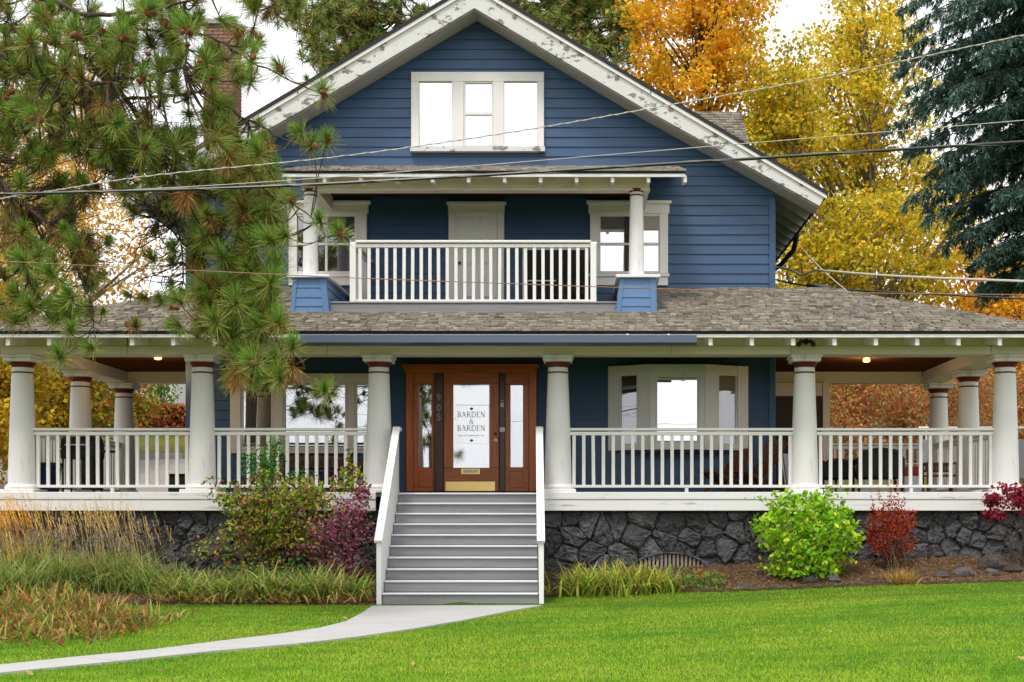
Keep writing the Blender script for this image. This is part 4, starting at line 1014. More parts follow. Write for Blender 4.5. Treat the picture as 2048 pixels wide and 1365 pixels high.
# mixed shrubs by the stairs
OLIVE = [(4, (.25, .36, .03)), (3, (.50, .56, .06)), (2.5, (.11, .18, .02)), (1.6, (.30, .11, .11)), (1.4, (.66, .42, .08)), (1, (.54, .20, .12)), (.8, (.22, .07, .10))]
Yo = -.75; co = (wx(550, Yo), Yo, wz(1050, Yo)); bz = gz(co[0], Yo)
shrub('spirea_shrub', 'olive and bronze leafy shrub below the porch picture window', 'shrub', co, (.88, .5, .66), 5600, .066, OLIVE, bz, LEAF6, .65, 36, .35, .55,
      extra=[(700, (wx(500, Yo), Yo, wz(1005, Yo)), (.42, .3, .2)), (500, (wx(620, Yo), Yo, wz(1000, Yo)), (.4, .3, .22)), (260, (wx(700, Yo), Yo, wz(962, Yo)), (.28, .2, .24))] + [(36, (wx(q, Yo), Yo - .1, wz(w_, Yo)), (.05, .05, .20)) for q, w_ in ((455, 1000), (478, 985), (520, 985), (575, 975), (610, 980), (645, 985), (668, 975), (700, 925))], seed=12)
Yv = -.42; cv = (wx(535, Yv), Yv, wz(940, Yv))
GREENV = [(4, (.09, .27, .03)), (3, (.16, .36, .05)), (2, (.06, .18, .025)), (.6, (.28, .36, .06))]
shrub('climbing_shrub', 'fresh green upright shrub growing against the porch balusters', 'shrub', cv, (.26, .2, .44), 1250, .048, GREENV, gz(cv[0], Yv), LEAF6, .6, 12, .25, .4,
      extra=[(120, (wx(495, Yv), Yv, wz(925, Yv)), (.10, .1, .26)), (90, (wx(555, Yv), Yv, wz(890, Yv)), (.10, .1, .16)), (160, (wx(600, Yv), Yv, wz(955, Yv)), (.25, .1, .16))], seed=14)
PURP = [(4, (.32, .11, .18)), (3, (.48, .22, .30)), (1.6, (.15, .035, .06)), (1.5, (.56, .11, .15)), (1, (.34, .26, .10))]
Yp = -1.0; cp = (wx(672, Yp), Yp, wz(1080, Yp))
shrub('purple_shrub', 'purple plum leaved shrub beside the stair side panel', 'shrub', cp, (.52, .4, .46), 1900, .062, PURP, gz(cp[0], Yp), LEAF6, .6, 28, .3, .6,
      extra=[(420, (wx(700, Yp), Yp, wz(1030, Yp)), (.26, .2, .3)), (160, (wx(725, Yp), Yp, wz(985, Yp)), (.14, .1, .2)), (300, (wx(690, Yp), Yp - .2, wz(1140, Yp)), (.36, .2, .2))], seed=15)
# bare shrub
bt = thing('bare_shrub', 'leafless dark twiggy shrub in front of the stone foundation', 'shrub', (wx(305, -.5), -.5, gz(wx(305, -.5), -.5)))
mb = MB(); r_ = random.Random(3); bpt = Vector(bt.location)
for i in range(9):
    p = bpt.copy(); d = Vector((r_.uniform(-.5, .5), r_.uniform(-.3, .2), 1)).normalized(); pts = [p]
    L = r_.uniform(.5, .85)
    for k in range(6):
        p = p + d * (L / 6); d = (d + Vector((r_.gauss(0, .18), r_.gauss(0, .12), .05))).normalized(); pts.append(p.copy())
        if k > 1:
            for q in range(2):
                e = (d + Vector((r_.gauss(0, .7), r_.gauss(0, .4), r_.uniform(-.1, .5)))).normalized(); l2 = r_.uniform(.1, .3)
                m1 = p + e * l2 * .5 + Vector((0, 0, r_.gauss(0, .02))); mb.tube([p, m1, p + e * l2 + Vector((0, 0, r_.uniform(0, .05)))], [.004, .003, .0015], 4)
    mb.tube(pts, [.012 - .0016 * k for k in range(7)], 5)
mb.build('branch', 'twig', bt)

# ---- ornamental grasses and strap-leaved plants
def tuft(name, label, cat, x, y, n, L, w, pal, pal2, lean=(.05, .7), curve=(.4, 1.5), spread=.18, plumes=0, plumeL=1.2, group=None, seed=1, pcol=None, az=None, bias=.0, straw=0):
    r_ = np.random.default_rng(seed); z0 = gz(x, y); root = thing(name, label, cat, (x, y, z0), group)
    B = np.stack([x + r_.normal(size=n) * spread, y + r_.normal(size=n) * spread * .7, np.zeros(n)], 1); B[:, 2] = G(B[:, 0], B[:, 1])
    a = r_.uniform(0, 6.283, n)
    sh_ = r_.uniform(.45, 1.45, (n, 1)); c1 = pick(n, pal, r_) * sh_ * .8; c2 = pick(n, pal2, r_) * sh_
    geo = blade_geo(B, a, r_.uniform(.6, 1.1, n) * L, r_.uniform(*lean, n), r_.uniform(.7, 1.2, n) * w, c1, c2, 4, r_.uniform(*curve, n), .5, r_)
    if straw:
        B2 = np.stack([x + r_.normal(size=straw) * spread * 1.3, y - .12 + r_.normal(size=straw) * spread * .8, np.zeros(straw)], 1); B2[:, 2] = G(B2[:, 0], B2[:, 1]) + .02
        cs = pick(straw, [(2, (.72, .40, .13)), (2, (.80, .58, .25)), (1, (.50, .22, .07))], r_, .25)
        geo = join_geo([geo, blade_geo(B2, r_.uniform(0, 6.283, straw), r_.uniform(.18, .42, straw), r_.uniform(.8, 1.45, straw), r_.uniform(.015, .03, straw), cs, cs, 4, r_.uniform(.1, .7, straw), .5, r_)])
    geo_obj('leaves', geo, 'grass_blade', root)
    if plumes:
        B = np.stack([x + r_.normal(size=plumes) * spread * 1.1, y + r_.normal(size=plumes) * spread * .6, np.zeros(plumes)], 1); B[:, 2] = G(B[:, 0], B[:, 1])
        a = r_.normal(math.pi + bias, .7, plumes); l = r_.uniform(.75, 1.1, plumes) * plumeL; le = r_.uniform(.02, .30, plumes); cu = r_.uniform(.1, .45, plumes)
        st_ = pick(plumes, pcol or [(1, (.66, .44, .16)), (1, (.78, .58, .26))], r_); g1 = blade_geo(B, a, l, le, .007, st_ * .6, st_, 5, cu, .3, r_)
        # seed heads: short hairs round the upper third of each stalk
        parts = [g1]; h = np.stack([np.cos(a), np.sin(a), 0 * a], 1)
        Pp = B.copy(); pos = []
        for i in range(5):
            aa = le + cu * i / 5; Pp = Pp + (h * np.sin(aa)[:, None] + np.array([0, 0, 1]) * np.cos(aa)[:, None]) * (l / 5)[:, None]; pos.append(Pp.copy())
        for q in range(26):
            t = r_.random(plumes)[:, None]; c = pos[3] * (1 - t) + pos[4] * t
            parts.append(blade_geo(c, r_.uniform(0, 6.283, plumes), .035, r_.uniform(.1, .7, plumes), .006, st_ * 1.15, st_ * 1.3, 1, .1, .5, r_))
        V, F, Cc = join_geo(parts); geo_obj('seed_stalks', (V, F, Cc), 'grass_blade', root)
    return root
GG = [(4, (.19, .35, .04)), (3, (.33, .46, .065)), (2, (.08, .18, .025)), (1, (.56, .54, .19))]
GY2 = [(3, (.42, .52, .13)), (2, (.70, .64, .28)), (2, (.22, .36, .06))]
GOLD = [(2, (.78, .44, .07)), (2, (.68, .34, .05)), (1, (.86, .58, .18))]
T = [(40, -.9, 620, 1.05, 190, 1.4, GOLD, 'ornamental grass with dense golden plumes at the porch end'), (135, -1.2, 640, .85, 60, 1.25, None, 'arching ornamental grass clump between the gold plumes and pale stalks'),
     (235, -1.1, 720, .92, 120, 1.35, None, 'ornamental grass with pale straw seed stalks before the black stones'), (310, -1.5, 480, .75, 30, 1.1, None, 'low green ornamental grass beside the bare twiggy shrub'), (10, -1.8, 520, .9, 14, 1.0, None, 'dark green grass clump at the edge of the picture')]
for i, (px, y, n, L, pl, pL, pc_, lab) in enumerate(T):
    x = wx(px, y); tuft('ornamental_grass', lab, 'grass clump', x, y, n, L, .019, GG, GY2, (.1, 1.0), (.7, 2.1), .26, pl, pL, 'ornamental grasses in the bed', 20 + i, pc_)
LILY = [(3, (.28, .48, .05)), (2, (.48, .56, .10)), (1, (.70, .54, .17)), (2.5, (.14, .32, .035))]; LILY2 = [(2, (.82, .64, .24)), (1, (.70, .38, .11)), (3, (.60, .68, .18)), (2.5, (.34, .56, .08))]
LS = [(360, -2.2, .42, 'green and straw coloured strap leaves beside the bare shrub'), (420, -2.35, .40, 'yellowing daylily clump near the middle of the bed edge'), (478, -2.4, .42, 'tan drooping daylily clump below the olive shrub'), (530, -2.35, .50, 'daylily clump with long pale arching leaves'),
      (585, -2.4, .42, 'orange and straw daylily clump under the olive shrub'), (640, -2.35, .50, 'daylily clump with yellow leaves below the purple shrub'), (700, -2.3, .46, 'straw coloured daylily clump nearest the stairs')]
for i, (px, y, L, lab) in enumerate(LS):
    x = wx(px, y); tuft('daylily', lab, 'plant', x, y, 210, L * 1.4, .038, LILY, LILY2, (.05, 1.0), (.7, 2.2), .15, group='daylilies along the bed edge', seed=40 + i, straw=110)
for i, (px, y, L, lab) in enumerate(((455, -1.75, .5, 'green grassy clump behind the tan daylilies'), (545, -1.75, .55, 'wispy green grass rising behind the pale daylily'), (620, -1.8, .6, 'thin arching grass before the purple shrub'), (395, -1.7, .5, 'fine pale grass clump in front of the stones'))):
    tuft('garden_grass', lab, 'grass clump', wx(px, y), y, 220, L * 1.2, .017, GG, GY2, (.1, .9), (.5, 1.7), .2, group='fine grasses in the bed', seed=60 + i)
RS = [(1165, -1.62, .44, .9, 'dark green strap leaf clump next to the stair foot'), (1225, -1.6, .46, 1.0, 'yellow green daylily clump in front of the stones'), (1285, -1.6, .40, 1.0, 'yellowing daylily clump before the arched vent'), (1320, -1.55, .32, .8, 'small straw daylily tuft at the vent corner')]
for i, (px, y, L, q, lab) in enumerate(RS):
    tuft('daylily', lab, 'plant', wx(px, y), y, int(210 * q), L * 1.45, .036, [(3, (.20, .36, .025)), (2, (.36, .46, .04)), (1, (.54, .46, .10))] , [(3, (.38, .50, .06)), (2, (.62, .56, .11)), (1, (.64, .42, .10))], (.05, .9), (.5, 1.8), .19, group='daylilies along the bed edge', seed=80 + i)
for i, (px, py, lab) in enumerate(((1365, 1150, 'two upright iris blades right of the arched vent'), (1008 + 335, 1150, 'pale iris fan touching the arched vent'))):
    tuft('iris_plant', lab, 'plant', wx(px, -1.1), -1.1, 9, .42, .03, [(1, (.13, .24, .06))], [(1, (.20, .33, .08))], (0, .2), (0, .2), .05, seed=90 + i)
tuft('straw_tuft', 'golden straw tuft at the lawn edge under the barberry', 'grass clump', wx(1800, -1.5), -1.5, 240, .32, .012, [(1, (.50, .32, .08))], [(1, (.66, .44, .13)), (1, (.60, .34, .07))], (.1, 1.0), (.5, 1.6), .10, seed=95)
tuft('dry_stalks', 'a few thin dry stalks rising under the barberry', 'plant', wx(1795, -.9), -.9, 12, .75, .008, [(1, (.30, .24, .12))], [(1, (.42, .34, .18))], (0, .5), (0, .3), .09, seed=96)
# small yellow and orange flowers
def flowers(name, label, x0, x1, y0, y1, n, h, seed, pal):
    r_ = np.random.default_rng(seed); X = r_.uniform(x0, x1, n); Y = r_.uniform(y0, y1, n); root = thing(name, label, 'flowers', ((x0 + x1) / 2, (y0 + y1) / 2, gz((x0 + x1) / 2, (y0 + y1) / 2)))
    Z = G(X, Y) + r_.uniform(.4, 1.0, n) * h; C = np.stack([X, Y, Z], 1)
    a = np.repeat(C, 6, 0); ang = np.tile(np.arange(6) * math.pi / 3, n); a = a + np.stack([np.cos(ang), 0 * ang - .2, np.sin(ang)], 1) * .018
    tag(geo_obj('petals', leaf_geo(a, .034, pick(len(a), pal, r_), LEAF6, .7, None, 0, .3, r_), 'leaf', root), kind='stuff')
    m = n * 14; LX, LY = r_.uniform(x0, x1, m), r_.uniform(y0, y1, m); geo_obj('foliage', leaf_geo(np.stack([LX, LY, G(LX, LY) + r_.random(m) * h * .9], 1), .06, pick(m, GREENV, r_), LEAF6, .6, None, 0, .5, r_), 'leaf', root)
    mb = MB()
    for c in C: mb.tube([(c[0], c[1] + .03, gz(c[0], c[1])), (c[0] + .01, c[1] + .02, c[2] - .01)], .003, 4)
    mb.build('stem', 'twig', root)
YEL = [(3, (.60, .36, .02)), (2, (.62, .24, .02))]
flowers('yellow_flowers', 'low yellow flowers at the lawn edge beyond the vent', wx(1365, -1.5), wx(1450, -1.5), -1.6, -1.2, 15, .26, 1, YEL)
flowers('orange_flowers', 'orange coneflowers in the shade of the olive shrub', wx(540, -1.5), wx(605, -1.5), -1.6, -1.3, 7, .62, 2, [(1, (.55, .22, .02))])
flowers('gold_flowers', 'golden flowers standing left of the olive shrub', wx(445, -1.5), wx(510, -1.5), -1.7, -1.4, 10, .5, 3, YEL)
# heap of mixed dry foliage by the path
Yh = -7.3; root = thing('dry_flower_bed', 'mound of rust, green and straw dying perennials beside the path', 'plant bed', (wx(90, Yh), Yh, 0))
r_ = np.random.default_rng(31); n = 4200
hx = r_.normal(size=n) * .62 + wx(75, Yh); hy = r_.normal(size=n) * .75 + Yh + .3; keep = ~inside(np.stack([hx, hy], 1), PATH) & (hy > -9.2) & (hx < wx(285, Yh)); hx, hy = hx[keep], hy[keep]; n = len(hx)
hz = .42 * np.exp(-((hx - wx(80, Yh)) / .9) ** 2) * np.exp(-((hy - Yh - .3) / .9) ** 2)
DRY = [(3, (.46, .17, .05)), (3, (.32, .34, .07)), (1.6, (.62, .44, .17)), (4, (.17, .34, .035)), (2, (.24, .08, .05)), (1, (.66, .30, .05)), (.4, (.6, .10, .06)), (1, (.55, .55, .10))]
Bh = np.stack([hx, hy, r_.random(n) * hz], 1)
geo_obj('leaves', join_geo([blade_geo(Bh, r_.uniform(0, 6.283, n), r_.uniform(.12, .34, n), r_.uniform(.1, 1.2, n), r_.uniform(.008, .03, n), pick(n, DRY, r_) * .7, pick(n, DRY, r_), 3, r_.uniform(.3, 1.6, n), .6, r_)]), 'grass_blade', root)
geo_obj('foliage', leaf_geo(Bh[:1500] + np.array([0, 0, .05]), r_.uniform(.03, .085, 1500), pick(1500, DRY, r_), LEAF6, .6, None, 0, .6, r_), 'leaf', root)
tuft('green_tuft', 'upright green grass tuft behind the mound of dry perennials', 'grass clump', wx(20, -5.6), -5.6, 300, .34, .014, [(1, (.10, .24, .03))], [(2, (.20, .32, .05)), (1, (.5, .28, .06))], (.0, .6), (.2, 1.2), .16, seed=33)
# rocks in the bed
def rock(name, label, x, y, r, seed, group=None):
    rr = np.random.default_rng(seed); V = []; F = []; n1, n2 = 9, 6; z0 = gz(x, y)
    for i in range(n2 + 1):
        th = math.pi * i / n2
        for j in range(n1):
            ph = 2 * math.pi * j / n1; k = r * .8 * (1 + .22 * math.sin(3 * ph + seed) * math.sin(2 * th + seed) + rr.normal() * .10)
            V.append((x + k * math.sin(th) * math.cos(ph) * 1.25, y + k * math.sin(th) * math.sin(ph), z0 + k * .75 * math.cos(th) + r * .3))
    for i in range(n2):
        for j in range(n1): F.append((i * n1 + j, i * n1 + (j + 1) % n1, (i + 1) * n1 + (j + 1) % n1, (i + 1) * n1 + j)[::-1])
    tag(MB().add(V, F).build(name, 'rock', None, True), label, 'rock', group)
for i, (px, y, r, lab) in enumerate(((1488, -1.55, .085, 'grey boulder between the yellow flowers and green shrub'), (1620, -1.35, .11, 'dark boulder below the green shrub'), (1665, -1.3, .10, 'second boulder under the green shrub, nearer the barberry'), (1930, -1.2, .13, 'pale lichen boulder at the lawn edge past the barberry'),
        (1885, -1.25, .09, 'small grey rock right of the straw tuft'), (1985, -.75, .20, 'large brown boulder against the stone foundation'), (2025, -1.05, .12, 'grey rock at the end of the bed'), (1985, -1.2, .09, 'low mossy rock at the bed end'), (1150, -1.2, .10, 'dark stone resting by the stair foot'), (1125, -.7, .13, 'broken black stone beside the stairs'), (1165, -.6, .10, 'small black stone against the foundation near the stairs'))):
    rock('boulder', lab, wx(px, y), y, r * 1.3, i + 2, 'rocks in the planting bed')
# drip hose along the bed
tag(MB().tube([(x, float(bed_edge(x)) + .04, gz(x, float(bed_edge(x))) + .02) for x in np.linspace(wx(1535, -1.6), wx(1700, -1.6), 12)], .014, 8).build('garden_hose', 'cable_black', None, True), 'black hose lying along the lawn edge', 'hose')
tag(MB().tube([(x, -2.55 + .03 * math.sin(x * 4), .03 + .01 * math.sin(x * 9)) for x in np.linspace(wx(250, -2.5), wx(330, -2.5), 8)], [.02, .03, .03, .028, .03, .03, .025, .015], 8).build('edging_log', 'bark', None, True), 'dark wooden edging log by the grasses', 'log')
# fallen leaves on the lawn
V, F, Cc = np.stack([LEAF8[:, 0], LEAF8[:, 1] * .8, LEAF8[:, 2] + .1 * np.abs(LEAF8[:, 1])], 1), np.arange(8).reshape(1, 8), np.array([(.58, .36, .14)] * 8)
lme = np_mesh('fallen_leaf', V, F, Cc); lme.materials.append(MATS['leaf'])
r_ = random.Random(9)
for px, py in ((1775, 1092), (2032, 1260), (1512, 1275), (555, 1242), (690, 1240), (792, 1296), (826, 1333), (1090, 1300), (1045, 1335), (1565, 1268), (1860, 1290), (2042, 1337), (955, 1262), (1660, 1280), (320, 1348), (58, 1352), (1320, 1275)):
    py = max(py, 1225); x, y = gpt(px, py); o = link(bpy.data.objects.new('fallen_leaf', lme)); o.location = (x, y, gz(x, y) + .045); s = r_.uniform(.05, .09); o.scale = (s, s, s)
    o.rotation_euler = (r_.gauss(0, .35), r_.gauss(0, .35), r_.uniform(0, 6.28)); tag(o, 'single dry tan leaf lying on the green lawn', 'leaf', 'fallen leaves on the lawn')

# ================================================================== TREES
def bez(a, b, c, n): return [a.lerp(b, t).lerp(b.lerp(c, t), t) for t in [i / n for i in range(n + 1)]]
def leafy_tree(name, label, base, h, clumps, pal, leaf, nl, bark='bark', r0=.28, lean=(0, 0), shape=LEAF4, crad=.8, seed=1, forks=0, group=None):
    """trunk + limbs reaching each clump + leaves around the clumps; clumps = list of (centre, radii, weight)"""
    r_ = np.random.default_rng(seed); rr = random.Random(seed); root = thing(name, label, 'tree', base, group)
    b = Vector(base); top = b + Vector((lean[0], lean[1], h)); mb = MB()
    sp = bez(b - Vector((0, 0, .3)), b + Vector((rr.gauss(0, .3), 0, h * .5)), top, 10); mb.tube(sp, [r0 * (1 - .085 * i) for i in range(11)], 9)
    CC = []; wsum = sum(c[2] for c in clumps)
    for c, rd, w in clumps:
        for i in range(max(2, int(nl * w / wsum / 110))):
            CC.append(blob(1, c, rd, .5, .2, r_)[0])
    CC = np.array(CC)
    for i, c in enumerate(CC):
        if i % 3 and len(CC) > 60: continue
        t = Vector(c); k = min(9, max(2, int(10 * (t.z - b.z - abs(t.x - b.x) * .6) / h) - 1)); s_ = sp[k]
        mid = s_.lerp(t, .5) + Vector((rr.gauss(0, .3), rr.gauss(0, .3), .25 + rr.random() * .3)); L = (t - s_).length
        mb.tube(bez(s_, mid, t, 5), [max(.016, r0 * .36 * min(1, L / 4) * (1 - .17 * q)) for q in range(6)], 5)
    mb.build('trunk', bark, root, True)
    P = np.repeat(CC, 110, 0) + r_.normal(size=(len(CC) * 110, 3)) * np.array([crad, crad, crad * .62]) * .55
    hue = np.repeat(r_.normal(size=(len(CC), 1)), 110, 0)
    col = pick(len(P), pal, r_, .14) * (1 + .12 * hue).clip(.6, 1.4)
    geo_obj('crown', leaf_geo(P, leaf * r_.uniform(.6, 1.25, len(P)), col, shape, .8, (0, 0, -.6), .6, .5, r_), 'leaf', root)
    return root
def ell(px0, px1, py0, py1, Y, dy): 
    s = S(Y); return ((wx((px0 + px1) / 2, Y), Y, wz((py0 + py1) / 2, Y)), ((px1 - px0) / 2 / s, dy, (py1 - py0) / 2 / s))
YELL = [(5, (.78, .58, .03)), (4, (.70, .56, .035)), (3, (.52, .50, .04)), (2.5, (.86, .66, .05)), (1.6, (.76, .40, .02)), (2, (.34, .34, .03)), (1, (.20, .20, .02))]
ORNG = [(5, (.84, .44, .02)), (4, (.82, .52, .025)), (2, (.88, .50, .03)), (1.2, (.62, .28, .02)), (1.5, (.72, .58, .04))]
Ya = 17; sa = S(Ya)
leafy_tree('maple_tree', 'orange gold maple rising behind the roof ridge', (wx(1395, Ya), Ya, gz(wx(1395, Ya), Ya)), 13, [(*ell(1270, 1530, -120, 170, Ya, 2.2), 3), (*ell(1255, 1500, 90, 260, Ya, 2), 1.6)], ORNG, .14, 16000, 'bark', .22, seed=1, crad=.48)
Ya = 20
leafy_tree('maple_tree', 'yellow maple standing between the orange maple and blue spruce', (wx(1720, Ya), Ya, gz(wx(1720, Ya), Ya)), 15, [(*ell(1620, 1860, -60, 330, Ya, 2.6), 3), (*ell(1480, 1720, 200, 480, Ya, 2.4), 1.8), (*ell(1680, 1950, 280, 620, Ya, 2.4), 2.6)], YELL, .14, 29000, 'bark_grey', .27, seed=2, crad=.52)
Ya = 16
leafy_tree('maple_tree', 'lower yellow maple spreading right above the porch roof', (wx(1600, Ya), Ya, gz(wx(1600, Ya), Ya)), 11, [(*ell(1450, 1640, 130, 420, Ya, 1.8), 1.6), (*ell(1555, 1860, 380, 600, Ya, 2.0), 2.2), (*ell(1520, 1720, 480, 660, Ya, 1.6), 1.2), (*ell(1480, 1620, 100, 260, Ya, 1.8), .8)], YELL, .13, 23000, 'bark_grey', .2, seed=3, crad=.5)
Ya = 24
leafy_tree('maple_tree', 'amber maple low behind the spruce and wires', (wx(1960, Ya), Ya, gz(wx(1960, Ya), Ya)), 9, [(*ell(1800, 2120, 480, 760, Ya, 2.4), 2), (*ell(1900, 2150, 640, 800, Ya, 2), 1)], ORNG + [(3, (.36, .14, .04))], .17, 14000, 'bark_grey', .2, seed=4, crad=.9)
PALE = [(4, (.80, .56, .14)), (3, (.74, .46, .09)), (2, (.86, .66, .25)), (1, (.62, .24, .05))]
Ya = 14
leafy_tree('sparse_tree', 'nearly bare tree with pale yellow leaves behind the pine boughs', (wx(-20, Ya), Ya, gz(wx(-20, Ya), Ya)), 12, [(*ell(-60, 330, 280, 620, Ya, 2.5), 2), (*ell(-100, 200, 60, 400, Ya, 2.5), 1.4)], PALE, .12, 15000, 'bark_grey', .26, seed=5, crad=.75)
Ya = 9
leafy_tree('yellow_shrub_tree', 'bright yellow bush beside the porch corner column', (wx(-30, Ya), Ya, gz(wx(-30, Ya), Ya)), 4.2, [(*ell(-120, 75, 560, 900, Ya, 1.4), 2), (*ell(-90, 60, 700, 960, Ya - 1, 1.2), 1)], [(4, (.58, .37, .012)), (3, (.50, .36, .02)), (2, (.32, .30, .02)), (1, (.5, .22, .015))], .13, 11000, 'bark', .1, seed=6, crad=.6)
Ya = 12
leafy_tree('autumn_bush', 'green and orange bush seen between the two side porch columns', (wx(130, Ya), Ya, gz(wx(130, Ya), Ya)), 3.6, [(*ell(50, 215, 670, 880, Ya, 1.2), 2), (*ell(170, 290, 740, 870, Ya + 2, 1.2), 1)], [(4, (.28, .28, .02)), (3, (.50, .38, .03)), (2, (.48, .14, .03)), (1.5, (.12, .16, .02)), (1.5, (.5, .22, .03))], .13, 9000, 'bark', .1, seed=7, crad=.6)
RST = [(4, (.60, .27, .09)), (3, (.46, .21, .08)), (2, (.66, .34, .08)), (2, (.34, .27, .06)), (1.4, (.60, .18, .09)), (1.2, (.55, .44, .26))]
for i, (px0, px1, py0, py1, Ya, lab) in enumerate(((1630, 1770, 720, 960, 15, 'rust bush filling the porch opening next to the brown screen'), (1740, 1870, 700, 950, 17, 'copper and olive bush in the middle of the porch opening'), (1840, 1990, 720, 980, 15, 'rusty bush behind the back porch columns'), (1960, 2110, 740, 900, 19, 'brown bush past the corner column'))):
    cc, rd = ell(px0, px1, py0, py1, Ya, 1.3); leafy_tree('rust_bush', lab, (cc[0], Ya, gz(cc[0], Ya)), 3, [(cc, rd, 1)], RST, .10, 7000, 'bark_grey', .07, seed=50 + i, crad=.6, group='rust coloured bushes behind the porch')
# clipped red hedge
hr = thing('hedge', 'clipped red and orange hedge above the driveway', 'hedge', (-15, 24, gz(-15, 24))); r_ = np.random.default_rng(77); n = 9000
P = np.stack([r_.uniform(-21, -11.8, n), np.where(r_.random(n) < .6, r_.uniform(23.4, 23.7, n), r_.uniform(23.4, 24.6, n)), r_.random(n) ** .8 * 1.0], 1); P[:, 2] += G(P[:, 0], P[:, 1])
geo_obj('foliage', leaf_geo(P, .15, pick(n, [(4, (.38, .10, .035)), (3, (.48, .19, .04)), (2, (.25, .05, .03)), (1, (.5, .32, .05))], r_), LEAF4, .8, None, 0, .4, r_), 'leaf', hr)
MB().box(-20.8, -12, 23.6, 24.4, gz(0, 23.5) - .2, gz(0, 24) + .8).build('stem', 'bark', hr)
dg = thing('young_evergreen', 'small bright green conifer standing behind the red hedge', 'tree', (wx(322, 27), 27, gz(-15, 27))); cz = gz(-15, 27)
P = np.stack([r_.normal(size=1500) * .35, r_.normal(size=1500) * .35, r_.uniform(0, 3.2, 1500)], 1); P[:, :2] *= (1.15 - P[:, 2:] / 3.6); P += np.array([wx(322, 27), 27, cz])
geo_obj('crown', leaf_geo(P, .16, pick(1500, [(1, (.14, .28, .03)), (1, (.09, .2, .025))], r_), LEAF4, .5, (0, 0, 1), 1, .2, r_), 'leaf', dg); MB().tube([(wx(322, 27), 27, cz - .2), (wx(322, 27), 27, cz + 2.6)], [.06, .02], 7).build('trunk', 'bark', dg)

# ---- needles
def needle_tufts(C, A, L, n, r_, w=.006, pal=None, brown=None, spread=1.15, aged=False, simple=False):
    """n needles splayed round axis A at every C"""
    m = len(C); CC = np.repeat(C, n, 0); AA = np.repeat(A, n, 0); LL = np.repeat(L, n) * r_.uniform(.7, 1.05, m * n)
    back = r_.random(m * n)                                    # 0 = foremost needle, 1 = oldest
    d = unit(m * n, r_) * spread * (.35 + .75 * back[:, None]) + AA * (1.05 - .75 * back[:, None]); d[:, 2] -= .22 * back; d /= np.linalg.norm(d, axis=1, keepdims=True)
    b = CC - AA * (back * LL * .38)[:, None]; tip = b + d * LL[:, None]; tip[:, 2] -= .06 * LL
    sd = np.cross(d, unit(m * n, r_)); sd /= np.linalg.norm(sd, axis=1, keepdims=True); sd *= w / 2
    mid = (b + tip) / 2; mid[:, 2] += .03 * LL
    V = np.stack([b - sd, b + sd, mid + sd, mid - sd, tip - sd * .5, tip + sd * .5], 1)
    g = pick(m * n, pal, r_, .2); k = np.repeat(brown, n)
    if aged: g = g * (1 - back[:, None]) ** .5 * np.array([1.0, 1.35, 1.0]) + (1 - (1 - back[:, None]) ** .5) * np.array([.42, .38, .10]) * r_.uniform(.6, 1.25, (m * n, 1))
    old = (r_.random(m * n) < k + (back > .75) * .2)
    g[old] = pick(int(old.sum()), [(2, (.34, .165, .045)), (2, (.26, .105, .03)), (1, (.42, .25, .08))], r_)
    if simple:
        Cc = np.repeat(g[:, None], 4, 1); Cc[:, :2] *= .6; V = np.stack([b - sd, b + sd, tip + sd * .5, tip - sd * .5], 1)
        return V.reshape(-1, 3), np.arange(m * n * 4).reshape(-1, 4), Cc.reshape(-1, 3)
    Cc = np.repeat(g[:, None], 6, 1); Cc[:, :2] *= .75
    a = (np.arange(m * n) * 6)[:, None, None]
    F = (a + np.array([[0, 1, 2, 3], [3, 2, 5, 4]])[None]).reshape(-1, 4)
    return V.reshape(-1, 3), F, Cc.reshape(-1, 3)
PINE = [(3.5, (.13, .225, .035)), (3, (.23, .31, .055)), (1.8, (.06, .13, .026)), (3, (.38, .39, .11)), (1, (.14, .28, .07))]
pt = thing('pine_tree', 'long-needled pine with drooping boughs and brown cones before the house', 'tree', (wx(-95, -5.2), -5.2, 0))
tb = Vector(pt.location); MB().tube([tb + Vector((0, 0, -.3)), tb + Vector((.05, 0, 2)), tb + Vector((.12, .05, 5)), tb + Vector((.25, .1, 9)), tb + Vector((.3, 0, 13))], [.34, .30, .26, .21, .12], 14).build('trunk', 'bark', pt, True)
